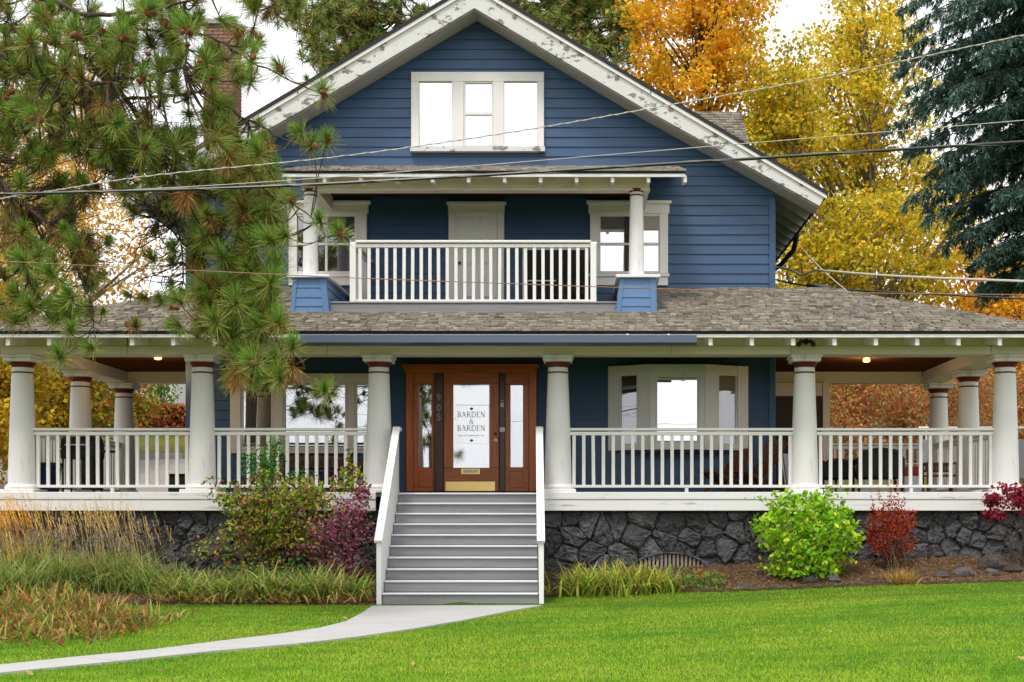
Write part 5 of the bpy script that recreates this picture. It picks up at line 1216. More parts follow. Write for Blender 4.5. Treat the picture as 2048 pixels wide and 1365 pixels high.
LIMB = [  # boughs as (px, py, depth, radius)
 [(-70, -40, -5.2, .10), (60, -15, -5.4, .085), (180, 30, -5.6, .07), (300, 20, -5.8, .05), (420, -10, -5.9, .03)],
 [(-80, 60, -5.2, .10), (40, 130, -5.5, .08), (110, 165, -5.7, .06), (170, 165, -5.9, .05), (215, 165, -6.0, .035), (240, 150, -6.0, .02)],
 [(-80, 140, -5.2, .10), (60, 210, -5.3, .075), (180, 170, -5.6, .055), (300, 150, -5.8, .045), (370, 130, -5.9, .035), (372, 75, -5.9, .018)],
 [(-80, 40, -5.1, .12), (120, 90, -5.0, .10), (250, 200, -4.9, .085), (330, 310, -4.8, .075), (390, 390, -4.8, .065), (455, 500, -5.0, .05), (520, 610, -5.2, .035), (500, 720, -5.4, .018)],
 [(250, 200, -4.9, .06), (400, 190, -4.8, .05), (480, 230, -4.9, .04), (560, 275, -5.0, .03), (620, 300, -5.0, .015)],
 [(250, 60, -5.4, .05), (400, 70, -5.2, .04), (500, 120, -5.2, .03), (600, 170, -5.2, .022), (650, 190, -5.2, .012)],
 [(390, 390, -4.8, .045), (520, 370, -5.0, .035), (600, 420, -5.1, .025), (650, 470, -5.2, .012)],
 [(330, 310, -4.8, .04), (360, 480, -4.9, .03), (380, 600, -5.0, .02), (470, 700, -5.3, .014)],
 [(-60, 330, -5.2, .08), (60, 420, -5.4, .06), (140, 500, -5.5, .04), (180, 600, -5.6, .025), (190, 660, -5.6, .012)],
 [(-60, 260, -5.2, .07), (20, 400, -5.5, .05), (60, 560, -5.6, .03), (100, 640, -5.6, .015)],
 [(520, 610, -5.2, .025), (560, 700, -5.4, .02), (590, 760, -5.5, .012), (645, 780, -5.5, .008)],
 [(-95, 40, -5.2, .10), (-250, 60, -5.3, .07), (-380, 130, -5.4, .04)],
 [(-95, 250, -5.2, .10), (-220, 330, -5.4, .07), (-330, 460, -5.5, .03)],
 [(60, -15, -5.4, .05), (200, -60, -5.4, .045), (420, -40, -5.2, .04), (560, 10, -5.2, .03), (600, 40, -5.2, .015)]]
LP = []
for lb in LIMB:
    ctl = [W(a, b, c) for a, b, c, _ in lb]; n = 6; pts = []; rad = []
    for i in range(len(ctl) - 1):
        p0, p1, p2, p3 = ctl[max(i - 1, 0)], ctl[i], ctl[i + 1], ctl[min(i + 2, len(ctl) - 1)]
        for k in range(n):
            t = k / n; pts.append(.5 * ((2 * p1) + (p2 - p0) * t + (2 * p0 - 5 * p1 + 4 * p2 - p3) * t * t + (3 * p1 - p0 - 3 * p2 + p3) * t ** 3)); rad.append(lb[i][3] + (lb[i + 1][3] - lb[i][3]) * t)
    pts.append(ctl[-1]); rad.append(lb[-1][3]); pts = [p + Vector((random.gauss(0, .012), random.gauss(0, .012), random.gauss(0, .012))) for p in pts]
    MB().tube(pts, [r * .40 for r in rad], 8).build('branch', 'bark', pt, True); LP += [(p, r) for p, r in zip(pts, rad)]
LPn = np.array([p for p, _ in LP])
r_ = np.random.default_rng(21)
TU = [(235, 245, 0, 1), (72, 235, 0, 1), (150, 62, .0, 1.1), (245, 72, .0, 1), (60, 78, .1, 1), (372, 58, 0, 1.1), (300, 22, 0, 1), (282, 158, .0, 1), (128, 135, .05, 1), (290, 295, .05, 1), (410, 120, .1, .9), (425, 158, .15, .95), (645, 182, .05, .95), (560, 138, .05, .9),
      (625, 288, .0, .85), (655, 278, 0, .85), (600, 262, .05, .8), (505, 112, 0, .9), (515, 300, .05, 1.1), (435, 285, .3, 1.2), (455, 318, .85, 1.15), (372, 395, .97, 1.05), (500, 340, .55, 1.0), (582, 400, .1, .9), (680, 465, .05, .85), (640, 440, .05, .7), (505, 725, .0, 1.1), (470, 748, .95, 1.05), (585, 742, .8, .9), (560, 752, .1, 1.0),
      (650, 778, 0, .9), (585, 690, .0, .9), (120, 712, .0, 1.0), (182, 695, .1, .7), (470, 600, .05, 1.1), (545, 560, .0, 1.1), (540, 480, 0, 1.1), (570, 470, .1, .9), (555, 640, .0, 1.0), (430, 640, .0, 1.0), (355, 600, .05, .9), (355, 650, .15, .8), (270, 650, .35, .6), (140, 660, .0, .8), (140, 590, .0, .9), (60, 610, .05, .9), (45, 520, .0, 1.0), (100, 545, .0, 1), (205, 215, .8, .8), (160, 150, .5, .8)]
def fill(n, px0, px1, py0, py1, br, sc):
    for i in range(n): TU.append((r_.uniform(px0, px1), r_.uniform(py0, py1), br if r_.random() > .11 else r_.uniform(.5, .95), sc * r_.uniform(.55, 1.2)))
fill(175, -20, 450, -30, 300, .08, .92); fill(26, 440, 540, 60, 330, .07, .85); fill(165, 385, 560, 330, 680, .06, .95); fill(60, 0, 200, 360, 640, .08, .9); fill(22, 450, 570, 620, 770, .06, .9); fill(22, 190, 380, 300, 640, .1, .6); fill(20, 480, 600, -30, 40, .1, .8); fill(24, 40, 330, 240, 340, .15, .9); fill(26, 230, 420, 250, 430, .12, .85); fill(60, -20, 400, -30, 330, .12, 1.05); fill(14, 0, 160, 440, 640, .1, .9); fill(40, -420, -60, -40, 520, .1, 1.0)
Cc, Aa, Ll, Bb = [], [], [], []; tw = MB()
for i, (px, py, br, sc) in enumerate(TU):
    near = i < 50; Yt = (-6.2 if near else r_.uniform(-5.9, -4.4)); c = W(px, py, Yt)
    dd = ((LPn - np.array(c)) ** 2).sum(1); j = int(dd.argmin()); p, rd = LP[j]
    p = Vector(p); sag = Vector((0, 0, -.12 - .1 * r_.random())); mid = p.lerp(c, .55) + sag + Vector((r_.normal() * .05, r_.normal() * .05, 0))
    bz_ = bez(p, mid, c, 6); tw.tube(bz_, [max(.006, min(rd * .4, .016) * (1 - .09 * k)) for k in range(7)], 5)
    ax = (bz_[-1] - bz_[-2]).normalized(); ax = (ax * .8 + Vector((r_.normal() * .35, -.30, .55 + r_.normal() * .3))).normalized()
    if br > .7: ax = (ax * .4 + Vector((0, -.2, -1))).normalized()
    Cc.append(c); Aa.append(ax); Ll.append(.27 * sc); Bb.append(br)
tag(tw.build('twigs', 'twig', pt), kind='stuff')
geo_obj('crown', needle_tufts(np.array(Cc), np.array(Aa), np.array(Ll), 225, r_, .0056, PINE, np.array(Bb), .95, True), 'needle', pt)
# bare hanging twigs
tw = MB()
for i in range(300):
    zone = [(0, 200, 300, 560), (270, 370, 280, 560), (180, 330, 180, 360), (-10, 60, 0, 330)][i % 4]
    p = W(r_.uniform(zone[0], zone[1]), r_.uniform(zone[2], zone[3]), r_.uniform(-5.4, -4.6)); d = Vector((r_.normal() * .6, r_.normal() * .3, -.5 - r_.random() * .6)); pts = [p]
    for k in range(7):
        p = p + d.normalized() * r_.uniform(.06, .11); d = d + Vector((r_.normal() * .55, r_.normal() * .3, r_.normal() * .35 + .05)); pts.append(p)
    j = int(((LPn - np.array(pts[0])) ** 2).sum(1).argmin()); q = Vector(LP[j][0]); pts = bez(q, q.lerp(pts[0], .5) + Vector((0, 0, -.05)), pts[0], 3)[:-1] + pts
    tw.tube(pts, [.008 - .0005 * k for k in range(len(pts))], 4)
tag(tw.build('twigs', 'twig', pt), kind='stuff')
# cones
cm = MB()
for i in range(9):
    z0 = -.045 + i * .010; rr_ = .030 * math.sin(math.pi * (i + .8) / 10) + .006
    for j in range(8):
        t = (j + .5 * (i % 2)) * math.pi / 4; c_, s_ = math.cos(t), math.sin(t); t2 = .35
        cm.add([(rr_ * .3 * math.cos(t - t2), rr_ * .3 * math.sin(t - t2), z0), (rr_ * math.cos(t - t2), rr_ * math.sin(t - t2), z0 + .004), (rr_ * 1.18 * c_, rr_ * 1.18 * s_, z0 + .011), (rr_ * math.cos(t + t2), rr_ * math.sin(t + t2), z0 + .004), (rr_ * .3 * math.cos(t + t2), rr_ * .3 * math.sin(t + t2), z0)], [(0, 1, 2, 3, 4)])
cm.lathe([(.004, -.05), (.022, -.02), (.022, .015), (.004, .048)], n=8); cme = cm.mesh('pine_cone'); cme.materials.append(MATS['cone'])
for px, py in ((144, 72), (158, 74), (150, 68), (58, 82), (238, 77), (252, 75), (245, 80), (205, 63), (295, 27), (308, 26), (371, 60), (380, 66), (365, 64), (331, 44), (277, 160), (286, 156), (281, 163), (424, 156), (128, 137), (262, 135), (64, 236), (80, 240), (290, 293), (645, 185), (560, 138), (650, 192), (375, 90), (400, 122), (296, 108), (15, 188), (24, 184), (12, 196), (578, 398), (583, 404), (679, 463), (683, 470), (630, 292), (657, 282), (505, 726), (490, 440), (344, 617), (352, 616), (254, 650), (506, 114)):
    o = link(bpy.data.objects.new('pine_cone', cme)); o.parent = pt; o.matrix_parent_inverse = Matrix.Translation(-pt.location); o.location = W(px, py, -6.33 + r_.normal() * .03); o.scale = (1, 1, 1); s = r_.uniform(.75, 1.05); o.scale = (s, s, s)
    o.rotation_euler = (r_.uniform(0, 3), r_.uniform(0, 3), r_.uniform(0, 6))
# pines behind the house
def far_pine(label, tx, Y, zones, n, seed):
    r_ = np.random.default_rng(seed); x = wx(tx, Y); z0 = gz(x, Y); root = thing('far_pine', label, 'tree', (x, Y, z0), 'pines behind the house'); mb = MB()
    mb.tube([(x, Y, z0 - .3), (x + .05, Y, z0 + 7), (x, Y, z0 + 15)], [.26, .2, .08], 9); C = []
    for (a, b, c, d), k in zones:
        for q in range(k):
            cc = W(r_.uniform(a, b), r_.uniform(c, d), Y + r_.normal() * .9); zt = min(cc.z + .3, z0 + 14.5); s_ = Vector((x, Y, zt - .25 * abs(cc.x - x)))
            mb.tube(bez(s_, s_.lerp(cc, .5) + Vector((0, 0, -.15)), cc, 4), [.045, .035, .026, .018, .01], 4); C += [cc + Vector(r_.normal(size=3) * .28) for _ in range(9)]
    mb.build('trunk', 'bark', root)
    C = np.array(C); A = unit(len(C), r_) + np.array([0, 0, .6]); A /= np.linalg.norm(A, axis=1, keepdims=True)
    geo_obj('crown', needle_tufts(C, A, np.full(len(C), .30), 46, r_, .02, PINE + [(3, (.19, .26, .045))], np.full(len(C), .10)), 'needle', root)
far_pine('airy green pine rising left of the gable peak', 797, 18, [((610, 880, -60, 110), 42), ((615, 760, 80, 210), 30), ((560, 680, -60, 60), 14)], 0, 1)
far_pine('darker green pine just past the gable peak', 1150, 19, [((1010, 1270, -70, 60), 46), ((1110, 1285, 20, 130), 26)], 0, 2)
# blue spruce
Ys = 9.0; xs_ = wx(2150, Ys); z0 = gz(xs_, Ys); bs = thing('blue_spruce', 'blue green spruce with layered hanging boughs above the porch corner', 'tree', (xs_, Ys, z0)); r_ = np.random.default_rng(5); mb = MB()
mb.tube([(xs_, Ys, z0 - .3), (xs_, Ys, 7), (xs_, Ys, 14)], [.22, .2, .08], 10); C, A, Q = [], [], []
def silh(z):   # reach of the boughs to the house side at height z, from the photo's outline
    return float(np.interp(z, [6.6, 7.2, 7.8, 8.6, 9.3, 10.2, 11.2, 12.2, 14], [1.7, 2.5, 3.0, 3.3, 3.5, 3.9, 4.0, 4.1, 3.8]))
zz = 6.9
while zz < 14.2:
    for q in range(8):
        az = math.pi * (.72 + .98 * (q + r_.random()) / 8); dirv = Vector((math.cos(az), math.sin(az), 0)); L = silh(zz) * r_.uniform(.68, 1.1) * (1 if dirv.x < -.6 else .85)
        s_ = Vector((xs_, Ys, zz + .3)); e = s_ + dirv * L + Vector((0, 0, -.25 * L)); m = s_ + dirv * L * .5 + Vector((0, 0, .02)); bp = bez(s_, m, e, 8)
        mb.tube(bp, [.04 - .0042 * k for k in range(9)], 5)
        for k in range(1, 9):
            for w_ in range(15):
                side = Vector((-dirv.y, dirv.x, 0)) * (1 if w_ % 2 else -1); rr_ = r_.random(); l2 = (.15 + .75 * (1 - k / 9)) * r_.uniform(.4, 1)
                b = bp[k] + (bp[k - 1] - bp[k]) * r_.random(); t = b + side * l2 * .8 + dirv * l2 * .55 + Vector((0, 0, -.12 - .38 * l2 * r_.random() - (.25 if w_ % 3 == 0 else 0)))
                n2 = max(2, int(l2 / .10)) + 1
                for g in range(n2): C.append(b.lerp(t, (g + r_.random()) / n2) + Vector((0, 0, -.05 * r_.random()))); A.append((t - b).normalized())
    zz += .62
mb.build('trunk', 'bark', bs); C = np.array(C); A = np.array(A); kp = r_.permutation(len(C))[:27000]; C, A = C[kp], A[kp]
SPR = [(4, (.085, .17, .125)), (3, (.13, .235, .18)), (2, (.038, .085, .06)), (1.6, (.20, .32, .26))]
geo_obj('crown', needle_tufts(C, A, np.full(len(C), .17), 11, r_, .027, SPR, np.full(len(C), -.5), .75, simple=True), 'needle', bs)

# ================================================================== WIRES
def wire(label, pts, r, m, cat='cable', wrap=None, name='overhead_wire'):
    ctl = [W(*p) for p in pts]; P = []; n = 10
    for i in range(len(ctl) - 1):
        p0, p1, p2, p3 = ctl[max(i - 1, 0)], ctl[i], ctl[i + 1], ctl[min(i + 2, len(ctl) - 1)]
        for k in range(n): t = k / n; P.append(.5 * ((2 * p1) + (p2 - p0) * t + (2 * p0 - 5 * p1 + 4 * p2 - p3) * t * t + (3 * p1 - p0 - 3 * p2 + p3) * t ** 3))
    P.append(ctl[-1])
    if wrap:
        root = thing(name, label, cat, P[0]); MB().tube(P, r, 8).build('core', m, root, True); hp = []
        for i in range(len(P) - 1):
            for k in range(6):
                t = (i * 6 + k); p = P[i].lerp(P[i + 1], k / 6); a = t * wrap[0]; hp.append(p + Vector((0, math.cos(a), math.sin(a))) * (r + wrap[1]))
        MB().tube(hp, wrap[1], 5).build('lashing_wire', wrap[2], root, True)
        return root
    o = MB().tube(P, r, 6).build(name, m, None, True); tag(o, label, cat); return o
YWR = -8.0
wire('thick black overhead cable wound with a thin silver wire', [(-1500, 415, YWR), (-200, 394, YWR), (0, 389, YWR), (500, 375, YWR), (950, 352, YWR), (1400, 324, YWR), (2048, 284, YWR), (2300, 267, YWR), (3600, 180, YWR)], .016, 'cable_black', wrap=(.28, .0016, 'wire_pale'))
wire('pale twisted wire climbing steeply across the gable', [(-1500, 470, YWR + .3), (-200, 412, YWR + .3), (60, 388, YWR + .3), (300, 352, YWR + .3), (690, 312, YWR + .3), (1040, 262, YWR + .3), (1330, 212, YWR + .3), (1640, 156, YWR + .3), (2048, 70, YWR + .3), (2300, 12, YWR + .3), (3600, -300, YWR + .3)], .005, 'wire_pale', wrap=(.9, .003, 'wire_pale'))
wire('thin pale wire just above the thick black cable', [(-1500, 440, YWR + .5), (-200, 398, YWR + .5), (300, 378, YWR + .5), (700, 352, YWR + .5), (1350, 299, YWR + .5), (2048, 241, YWR + .5), (2300, 218, YWR + .5), (3600, 105, YWR + .5)], .0045, 'wire_pale')
wire('thin rusty wire sagging in front of the balcony', [(-1500, 430, YWR), (-200, 512, YWR), (0, 523, YWR), (400, 542, YWR), (700, 556, YWR), (1000, 567, YWR), (1350, 579, YWR), (1700, 586, YWR), (2048, 590, YWR), (2300, 592, YWR), (3600, 590, YWR)], .0045, 'wire_rust')
wire('thick pale wire curving away from the house eave', [(1552, 535, 5), (1580, 540, 4.8), (1605, 550, 4.4), (1632, 541, 4), (1660, 543, 3.5), (1800, 553, 2), (2048, 563, 0), (2300, 572, -2), (3600, 560, -8)], .020, 'wire_pale')
wire('diagonal pale wire from the downspout to the porch roof', [(1600, 493, 5.2), (1650, 545, 4.5), (1715, 600, 3.6)], .011, 'wire_pale')
wire('black service cable with a bulky splice beside the eave', [(1552, 560, 5), (1600, 570, 4.6), (1700, 580, 4), (1850, 588, 3), (2048, 598, 2), (2300, 606, 1), (3600, 620, -5)], .016, 'cable_black')
tag(MB().tube([W(1612, 571, 4.5), W(1616, 571.5, 4.5), W(1660, 576, 4.3), W(1666, 577, 4.3)], [.02, .045, .045, .02], 10).build('cable_splice', 'cable_black', None, True), 'fat black splice sleeve on the service cable', 'splice')

# ================================================================== PORCH FURNITURE
ZF = PF_Z
def slat_chair(x, y, rz, label, h=1.0):
    root = thing('stick_chair', label, 'chair', (x, y, ZF)); M = Matrix.Translation((x, y, ZF)) @ Matrix.Rotation(rz, 4, 'Z')
    def add(name, a, b, w, t, up=(0, 1, 0)): MB().bar(M @ Vector(a), M @ Vector(b), w, t, M.to_3x3() @ Vector(up)).build(name, 'stick_wood', root)
    for i in range(9):      # fan of back sticks leaning backwards (local -y is the front)
        u_ = (i - 4) / 4; add('back_slat', (u_ * .20, -.05, .20), (u_ * .30, .42, h - .06 * u_ * u_), .034, .022)
    for i in range(9):
        u_ = (i - 4) / 4; add('seat_slat', (u_ * .22, .22, .18), (u_ * .26, -.42, .40), .034, .022, (0, 0, 1))
    for s in (-1, 1): add('leg', (s * .24, -.38, .38), (s * .24, .40, .002), .04, .03); add('leg', (s * .20, .15, .42), (s * .26, -.34, .002), .04, .03)
    add('cross_bar', (-.28, .22, .55), (.28, .22, .55), .03, .03, (0, 0, 1)); add('cross_bar', (-.26, -.3, .36), (.26, -.3, .36), .03, .03, (0, 0, 1))
slat_chair(wx(1452, 1.75), 1.75, math.radians(-62), 'brown stick chair beneath the bay window', .82); slat_chair(wx(1515, 1.7), 1.7, math.radians(-62), 'taller brown stick chair next to the brown screen', .98)
fc = thing('folding_chair', 'folded striped lawn chair leaning by the porch column', 'chair', (wx(1572, 1.3), 1.3, ZF))
for dx in (0, 21):
    a, b = W(1562 + dx, 905, 1.5), Vector((wx(1574 + dx, 1.2), 1.2, ZF + .01)); MB().tube([a, b], .012, 8).build('frame', 'white_metal', fc, True)
    MB().bar(a + Vector((.01, .03, -.02)), b + Vector((-.01, .05, .12)), .025, .012).build('arm', 'black_metal', fc)
a, b = W(1566, 908, 1.52), W(1580, 908, 1.52); MB().hexa([a, b, b + Vector((.06, -.2, -.62)), a + Vector((.06, -.2, -.62)), a + Vector((0, .015, 0)), b + Vector((0, .015, 0)), b + Vector((.06, -.185, -.62)), a + Vector((.06, -.185, -.62))]).build('seat', 'fabric_stripe', fc)
def wicker(x, y, rz, label, w=.72, h=.78):
    root = thing('wicker_chair', label, 'chair', (x, y, ZF)); M = Matrix.Translation((x, y, ZF)) @ Matrix.Rotation(rz, 4, 'Z')
    def add(name, mb, m='black_wicker', sm=True):
        mb.v = [tuple(M @ Vector(v)) for v in mb.v]; mb.build(name, m, root, sm)
    arch = [(-w / 2, .30), (-w / 2, h - .16), (-w / 2 + .10, h - .04), (0, h), (w / 2 - .10, h - .04), (w / 2, h - .16), (w / 2, .30)]
    add('backrest', MB().prism_xz(arch, .26, .33), sm=False); add('back_roll', MB().tube([(x_, .295, z_) for x_, z_ in arch], .05, 10))
    add('seat', MB().cbox(-w / 2 + .03, w / 2 - .03, -.32, .25, .26, .40, .03), sm=False)
    for s in (-1, 1):
        add('arm', MB().tube([(s * w / 2, .28, .55), (s * (w / 2 + .02), 0, .58), (s * w / 2, -.28, .55), (s * w / 2, -.33, .45)], .045, 10))
        for yy in (-.30, .28): add('leg', MB().tube([(s * w / 2, yy, .56), (s * w / 2, yy, .002)], .024, 8))
wicker(wx(1660, 1.9), 1.9, math.radians(200), 'low black wicker armchair against the brown screen', .60, .60); wicker(wx(1755, 1.5), 1.5, math.radians(178), 'black wicker armchair in the middle of the side porch', .74, .76)
co_ = thing('cooler', 'small white cooler with red lid behind the wicker armchair', 'cooler', (wx(1822, 2.2), 2.2, ZF)); x = wx(1822, 2.2)
bx('body', 'white_metal', co_, x - .16, x + .16, 2.05, 2.4, ZF + .002, ZF + .34, .02); bx('lid', 'red_plastic', co_, x - .17, x + .17, 2.04, 2.41, ZF + .345, ZF + .50, .025); MB().tube([(x - .15, 2.2, ZF + .45), (x - .15, 2.2, ZF + .56), (x + .15, 2.2, ZF + .56), (x + .15, 2.2, ZF + .45)], .012, 8).build('handle', 'white_metal', co_, True)
def bench(name, label, cat, px0, px1, Y, seat, top, ns, facing=1, m='bench_wood'):
    x0, x1 = wx(px0, Y), wx(px1, Y); root = thing(name, label, cat, ((x0 + x1) / 2, Y, ZF)); yb = Y + .24
    bx('top_rail', m, root, x0, x1, yb - .02, yb + .03, ZF + top - .07, ZF + top)
    bx('back_rail', m, root, x0 + .06, x1 - .06, yb - .015, yb + .02, ZF + seat + .06, ZF + seat + .11)
    for i in range(ns): x = x0 + .08 + (x1 - x0 - .16) * (i + .5) / ns; bx('back_slat', m, root, x - .022, x + .022, yb - .010, yb + .012, ZF + seat + .112, ZF + top - .072)
    for i in range(5): bx('seat_slat', m, root, x0 + .02, x1 - .02, Y - .24 + i * .095, Y - .16 + i * .095, ZF + seat - .03, ZF + seat)
    for x in (x0, x1 - .06):
        bx('leg', m, root, x, x + .06, Y - .25, Y - .19, ZF + .001, ZF + seat + .2); bx('leg', m, root, x, x + .06, yb - .025, yb + .035, ZF + .001, ZF + top - .072); bx('arm', m, root, x - .005, x + .065, Y - .27, yb - .03, ZF + seat + .202, ZF + seat + .235)
bench('garden_bench', 'long slatted wooden bench under the picture window', 'bench', 566, 700, 2.05, .43, .70, 13); bench('wooden_chair', 'slatted wooden chair at the end of the long bench', 'chair', 700, 752, 1.7, .40, .58, 6)
bench('porch_bench', 'slatted wooden bench near the back porch columns', 'bench', 1848, 1912, 3.0, .38, .62, 8)
lt_ = thing('low_table', 'low plank table at the start of the window wall', 'table', (wx(462, 1.8), 1.8, ZF)); x = wx(462, 1.8)
bx('top', 'bench_wood', lt_, x - .24, x + .26, 1.55, 2.05, ZF + .22, ZF + .26)
for s in (-1, 1):
    for yy in (1.58, 1.98): bx('leg', 'bench_wood', lt_, x + s * .21 - .02, x + s * .21 + .02, yy, yy + .04, ZF + .001, ZF + .22)
# grill
Yq = 1.7; x = wx(165, Yq); gr = thing('grill', 'black hooded grill with tan cloth over it on the porch', 'grill', (x, Yq, ZF))
bx('cabinet', 'black_metal', gr, x + .06, x + .28, Yq - .22, Yq + .25, ZF + .08, ZF + .62); bx('firebox', 'black_metal', gr, x - .30, x + .30, Yq - .25, Yq + .27, ZF + .62, ZF + .80, .02)
hd = []
for i in range(9): t = math.pi * i / 8; hd.append((Yq - .27 * math.cos(t), ZF + .802 + .24 * math.sin(t)))
MB().prism_yz(hd, x - .29, x + .29).build('hood', 'black_metal', gr, True); bx('side_shelf', 'black_metal', gr, x + .30, x + .52, Yq - .2, Yq + .2, ZF + .74, ZF + .78); bx('side_shelf', 'black_metal', gr, x - .50, x - .30, Yq - .2, Yq + .2, ZF + .74, ZF + .78)
MB().tube([(x - .2, Yq - .30, ZF + .86), (x + .2, Yq - .30, ZF + .86)], .012, 8).build('handle', 'white_metal', gr, True)
hd2 = [(Yq - .285 * math.cos(t), ZF + .80 + .265 * math.sin(t)) for t in np.linspace(.9, 2.6, 9)]; V = []
for i, (yy, z_) in enumerate(hd2):
    for k in range(7): V.append((x - .17 + k * .055, yy + random.gauss(0, .006), z_ + random.gauss(0, .008)))
MB().add(V, [(i * 7 + k, i * 7 + k + 1, (i + 1) * 7 + k + 1, (i + 1) * 7 + k) for i in range(8) for k in range(6)]).build('cloth', 'tan_cloth', gr, True)
for s in (-.27, .27):
    for yy in (-.2, .2): MB().tube([(x + s, Yq + yy, ZF + .62), (x + s, Yq + yy, ZF + .002)], .018, 8).build('leg', 'black_metal', gr, True)
Yb_ = 1.0; x = wx(92, Yb_); bn = thing('recycling_bin', 'dark blue plastic bin with black lid by the corner column', 'bin', (x, Yb_, ZF))
MB().hexa([(x - .16, Yb_ - .2, ZF + .002), (x + .14, Yb_ - .2, ZF + .002), (x + .14, Yb_ + .2, ZF + .002), (x - .16, Yb_ + .2, ZF + .002), (x - .20, Yb_ - .24, ZF + .46), (x + .18, Yb_ - .24, ZF + .46), (x + .18, Yb_ + .24, ZF + .46), (x - .20, Yb_ + .24, ZF + .46)]).build('body', 'bin_blue', bn)
bx('lid', 'black_metal', bn, x - .22, x + .21, Yb_ - .26, Yb_ + .26, ZF + .462, ZF + .53, .02); MB().tube([(x - .12, Yb_ - .275, ZF + .42), (x + .1, Yb_ - .275, ZF + .42)], .012, 8).build('handle', 'black_metal', bn, True)
x = wx(362, 1.4); pb = thing('planter_box', 'small black planter box behind the second column', 'planter', (x, 1.4, ZF)); bx('body', 'black_metal', pb, x - .17, x + .16, 1.2, 1.55, ZF + .002, ZF + .32, .02); bx('rim', 'black_metal', pb, x - .185, x + .175, 1.185, 1.565, ZF + .322, ZF + .35, .008)
# balcony: dark screen panel and a round-backed chair
sp_ = thing('screen_panel', 'dark window screen with thin white frame leaning on the balcony wall', 'screen', (wx(1108, 2.3), 2.3, ZB)); Y = 2.38
pbx('mesh_panel', 'room_dark', sp_, 1049, 1173, 501, 606, Y + .01, .01, .001); pbx('frame', 'white_metal', sp_, 1045, 1175, 497, 500, Y, .03, .003); pbx('frame', 'white_metal', sp_, 1045, 1048.5, 500.2, 607, Y, .03, .003); pbx('frame', 'white_metal', sp_, 1173, 1175, 500.2, 607, Y, .03, .003); pbx('frame', 'white_metal', sp_, 1049, 1112, 560.5, 563, Y - .004, .02, .002)
x = wx(1150, 1.9); rc = thing('balcony_chair', 'brown round-backed metal chair on the balcony', 'chair', (x, 1.9, ZB)); 
ar = [(x + .22 * math.cos(t), 2.05, ZB + .34 + .30 * math.sin(t) ** .8) for t in np.linspace(.0, math.pi, 13)]; MB().tube(ar, .014, 8).build('back_frame', 'dark_wood', rc, True)
for k in range(-2, 3): MB().tube([(x + k * .07, 2.05, ZB + .36), (x + k * .075, 2.05, ZB + .34 + .29 * math.sqrt(max(.05, 1 - (k * .075 / .22) ** 2)))], .008, 6).build('back_rod', 'dark_wood', rc, True)
MB().lathe([(.22, 0), (.23, .02), (.21, .035)], (x, 1.85, ZB + .32), 20).build('seat', 'dark_wood', rc, True)
for sx_ in (-1, 1):
    for sy in (-1, 1): MB().tube([(x + sx_ * .17, 1.85 + sy * .17, ZB + .32), (x + sx_ * .2, 1.85 + sy * .2, ZB + .002)], .012, 8).build('leg', 'dark_wood', rc, True)

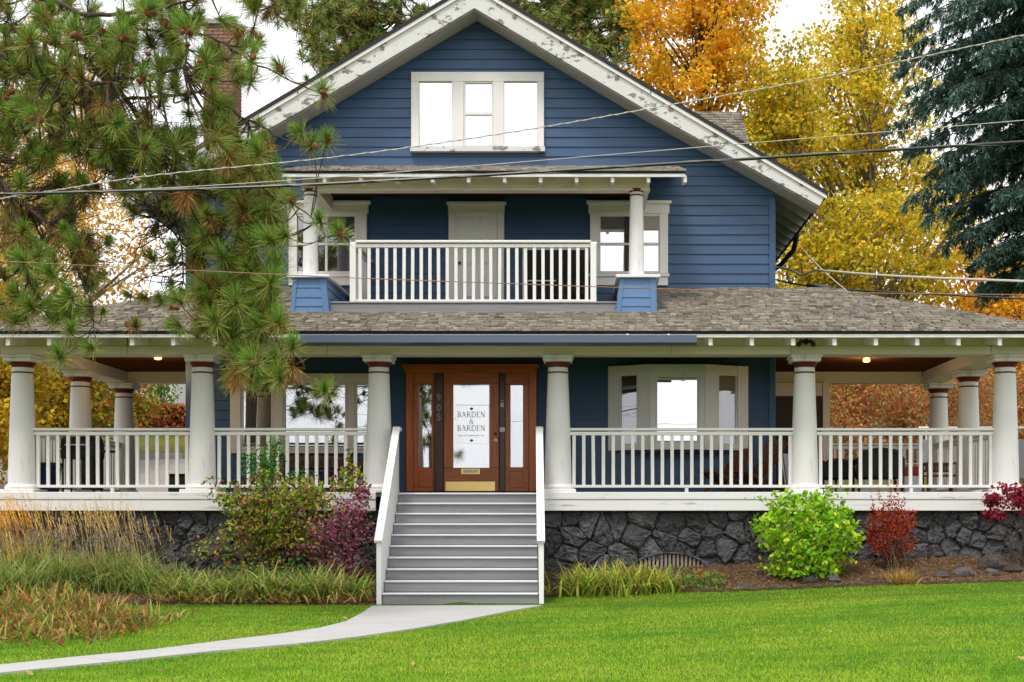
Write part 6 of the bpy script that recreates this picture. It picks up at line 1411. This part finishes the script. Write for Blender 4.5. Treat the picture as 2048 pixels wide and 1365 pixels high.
# ================================================================== BEYOND
strip('driveway', np.linspace(-40, -7.6, 40), lambda x: 7.0, lambda x: 16.5 + .25 * (x + 10), 14, .02, 'asphalt')
kb = thing('driveway_kerb', 'pale stone kerb stepping along the driveway edge', 'kerb', (-12, 16, gz(-12, 16)))
for i in range(10):
    x = -20 + i * 1.25; y = 16.5 + .25 * (x + 10); MB().bar((x, y, gz(x, y) + .06), (x + 1.22, y + .305, gz(x, y + .305) + .06), .25, .2).build('kerb_stone', 'concrete', kb)
nh = thing('neighbour_house', 'white neighbour house with grey roof beyond the hedge', 'house', (wx(310, 34), 34, gz(-14, 34))); x = wx(300, 34); z0 = gz(-14, 34)
bx('wall', 'pale_wall', nh, x - 4, x + 1.2, 33, 39, z0 - 1, z0 + 2.5); MB().prism_yz([(32.4, z0 + 2.3), (36, z0 + 4.6), (39.6, z0 + 2.3), (39.6, z0 + 2.1), (36, z0 + 4.4), (32.4, z0 + 2.1)], x - 4.5, x + 1.7).build('roof', 'grey_roof', nh)
wn = bx('window', 'white_metal', nh, x - 1.2, x - .2, 32.96, 33.05, z0 + .8, z0 + 1.9); bx('pane', 'glass_dark', wn, x - 1.1, x - .3, 32.94, 32.955, z0 + .9, z0 + 1.8, .001)
bx('window', 'white_metal', nh, x - 3.2, x - 2.2, 32.96, 33.05, z0 + .8, z0 + 1.9)
rw = thing('retaining_wall', 'grey concrete retaining wall past the corner column', 'wall', (11, 12, gz(11, 12))); z0 = gz(11, 12)
for i in range(5): bx('wall_panel', 'wall_grey', rw, 8.6 + i * 2.0, 10.58 + i * 2.0, 12, 12.3, z0 - .5, z0 + .95, .01)
MB().tube([(8.6, 12.1, z0 + 1.25), (18.5, 12.1, z0 + 1.25)], .035, 8).build('hand_rail', 'white_metal', rw, True)
for i in range(6): MB().tube([(8.8 + i * 1.9, 12.1, z0 + .9), (8.8 + i * 1.9, 12.1, z0 + 1.25)], .025, 8).build('rail_post', 'white_metal', rw, True)

# far wooded slope behind everything
r_ = np.random.default_rng(99); n = 26000; X = r_.uniform(-75, 75, n); Y = r_.uniform(52, 62, n); top = 2.6 + .8 * np.sin(X * .35) + .6 * np.sin(X * .9 + 1) + .4 * np.sin(X * 2.1)
P = np.stack([X, Y, G(X, Y) - .5 + r_.random(n) ** .8 * top], 1)
hue = np.sin(X * .5)[:, None] * .5 + .5; col = pick(n, [(3, (.30, .24, .05)), (2, (.14, .17, .04)), (2, (.45, .22, .05))], r_) * (1 - .4 * hue) + pick(n, [(1, (.08, .13, .04)), (1, (.5, .36, .05))], r_) * .4 * hue
tag(geo_obj('treeline', leaf_geo(P, r_.uniform(.35, .75, n), col, LEAF6, .8, None, 0, .4, r_), 'leaf'), 'distant wooded slope behind the houses', 'treeline', kind='stuff')
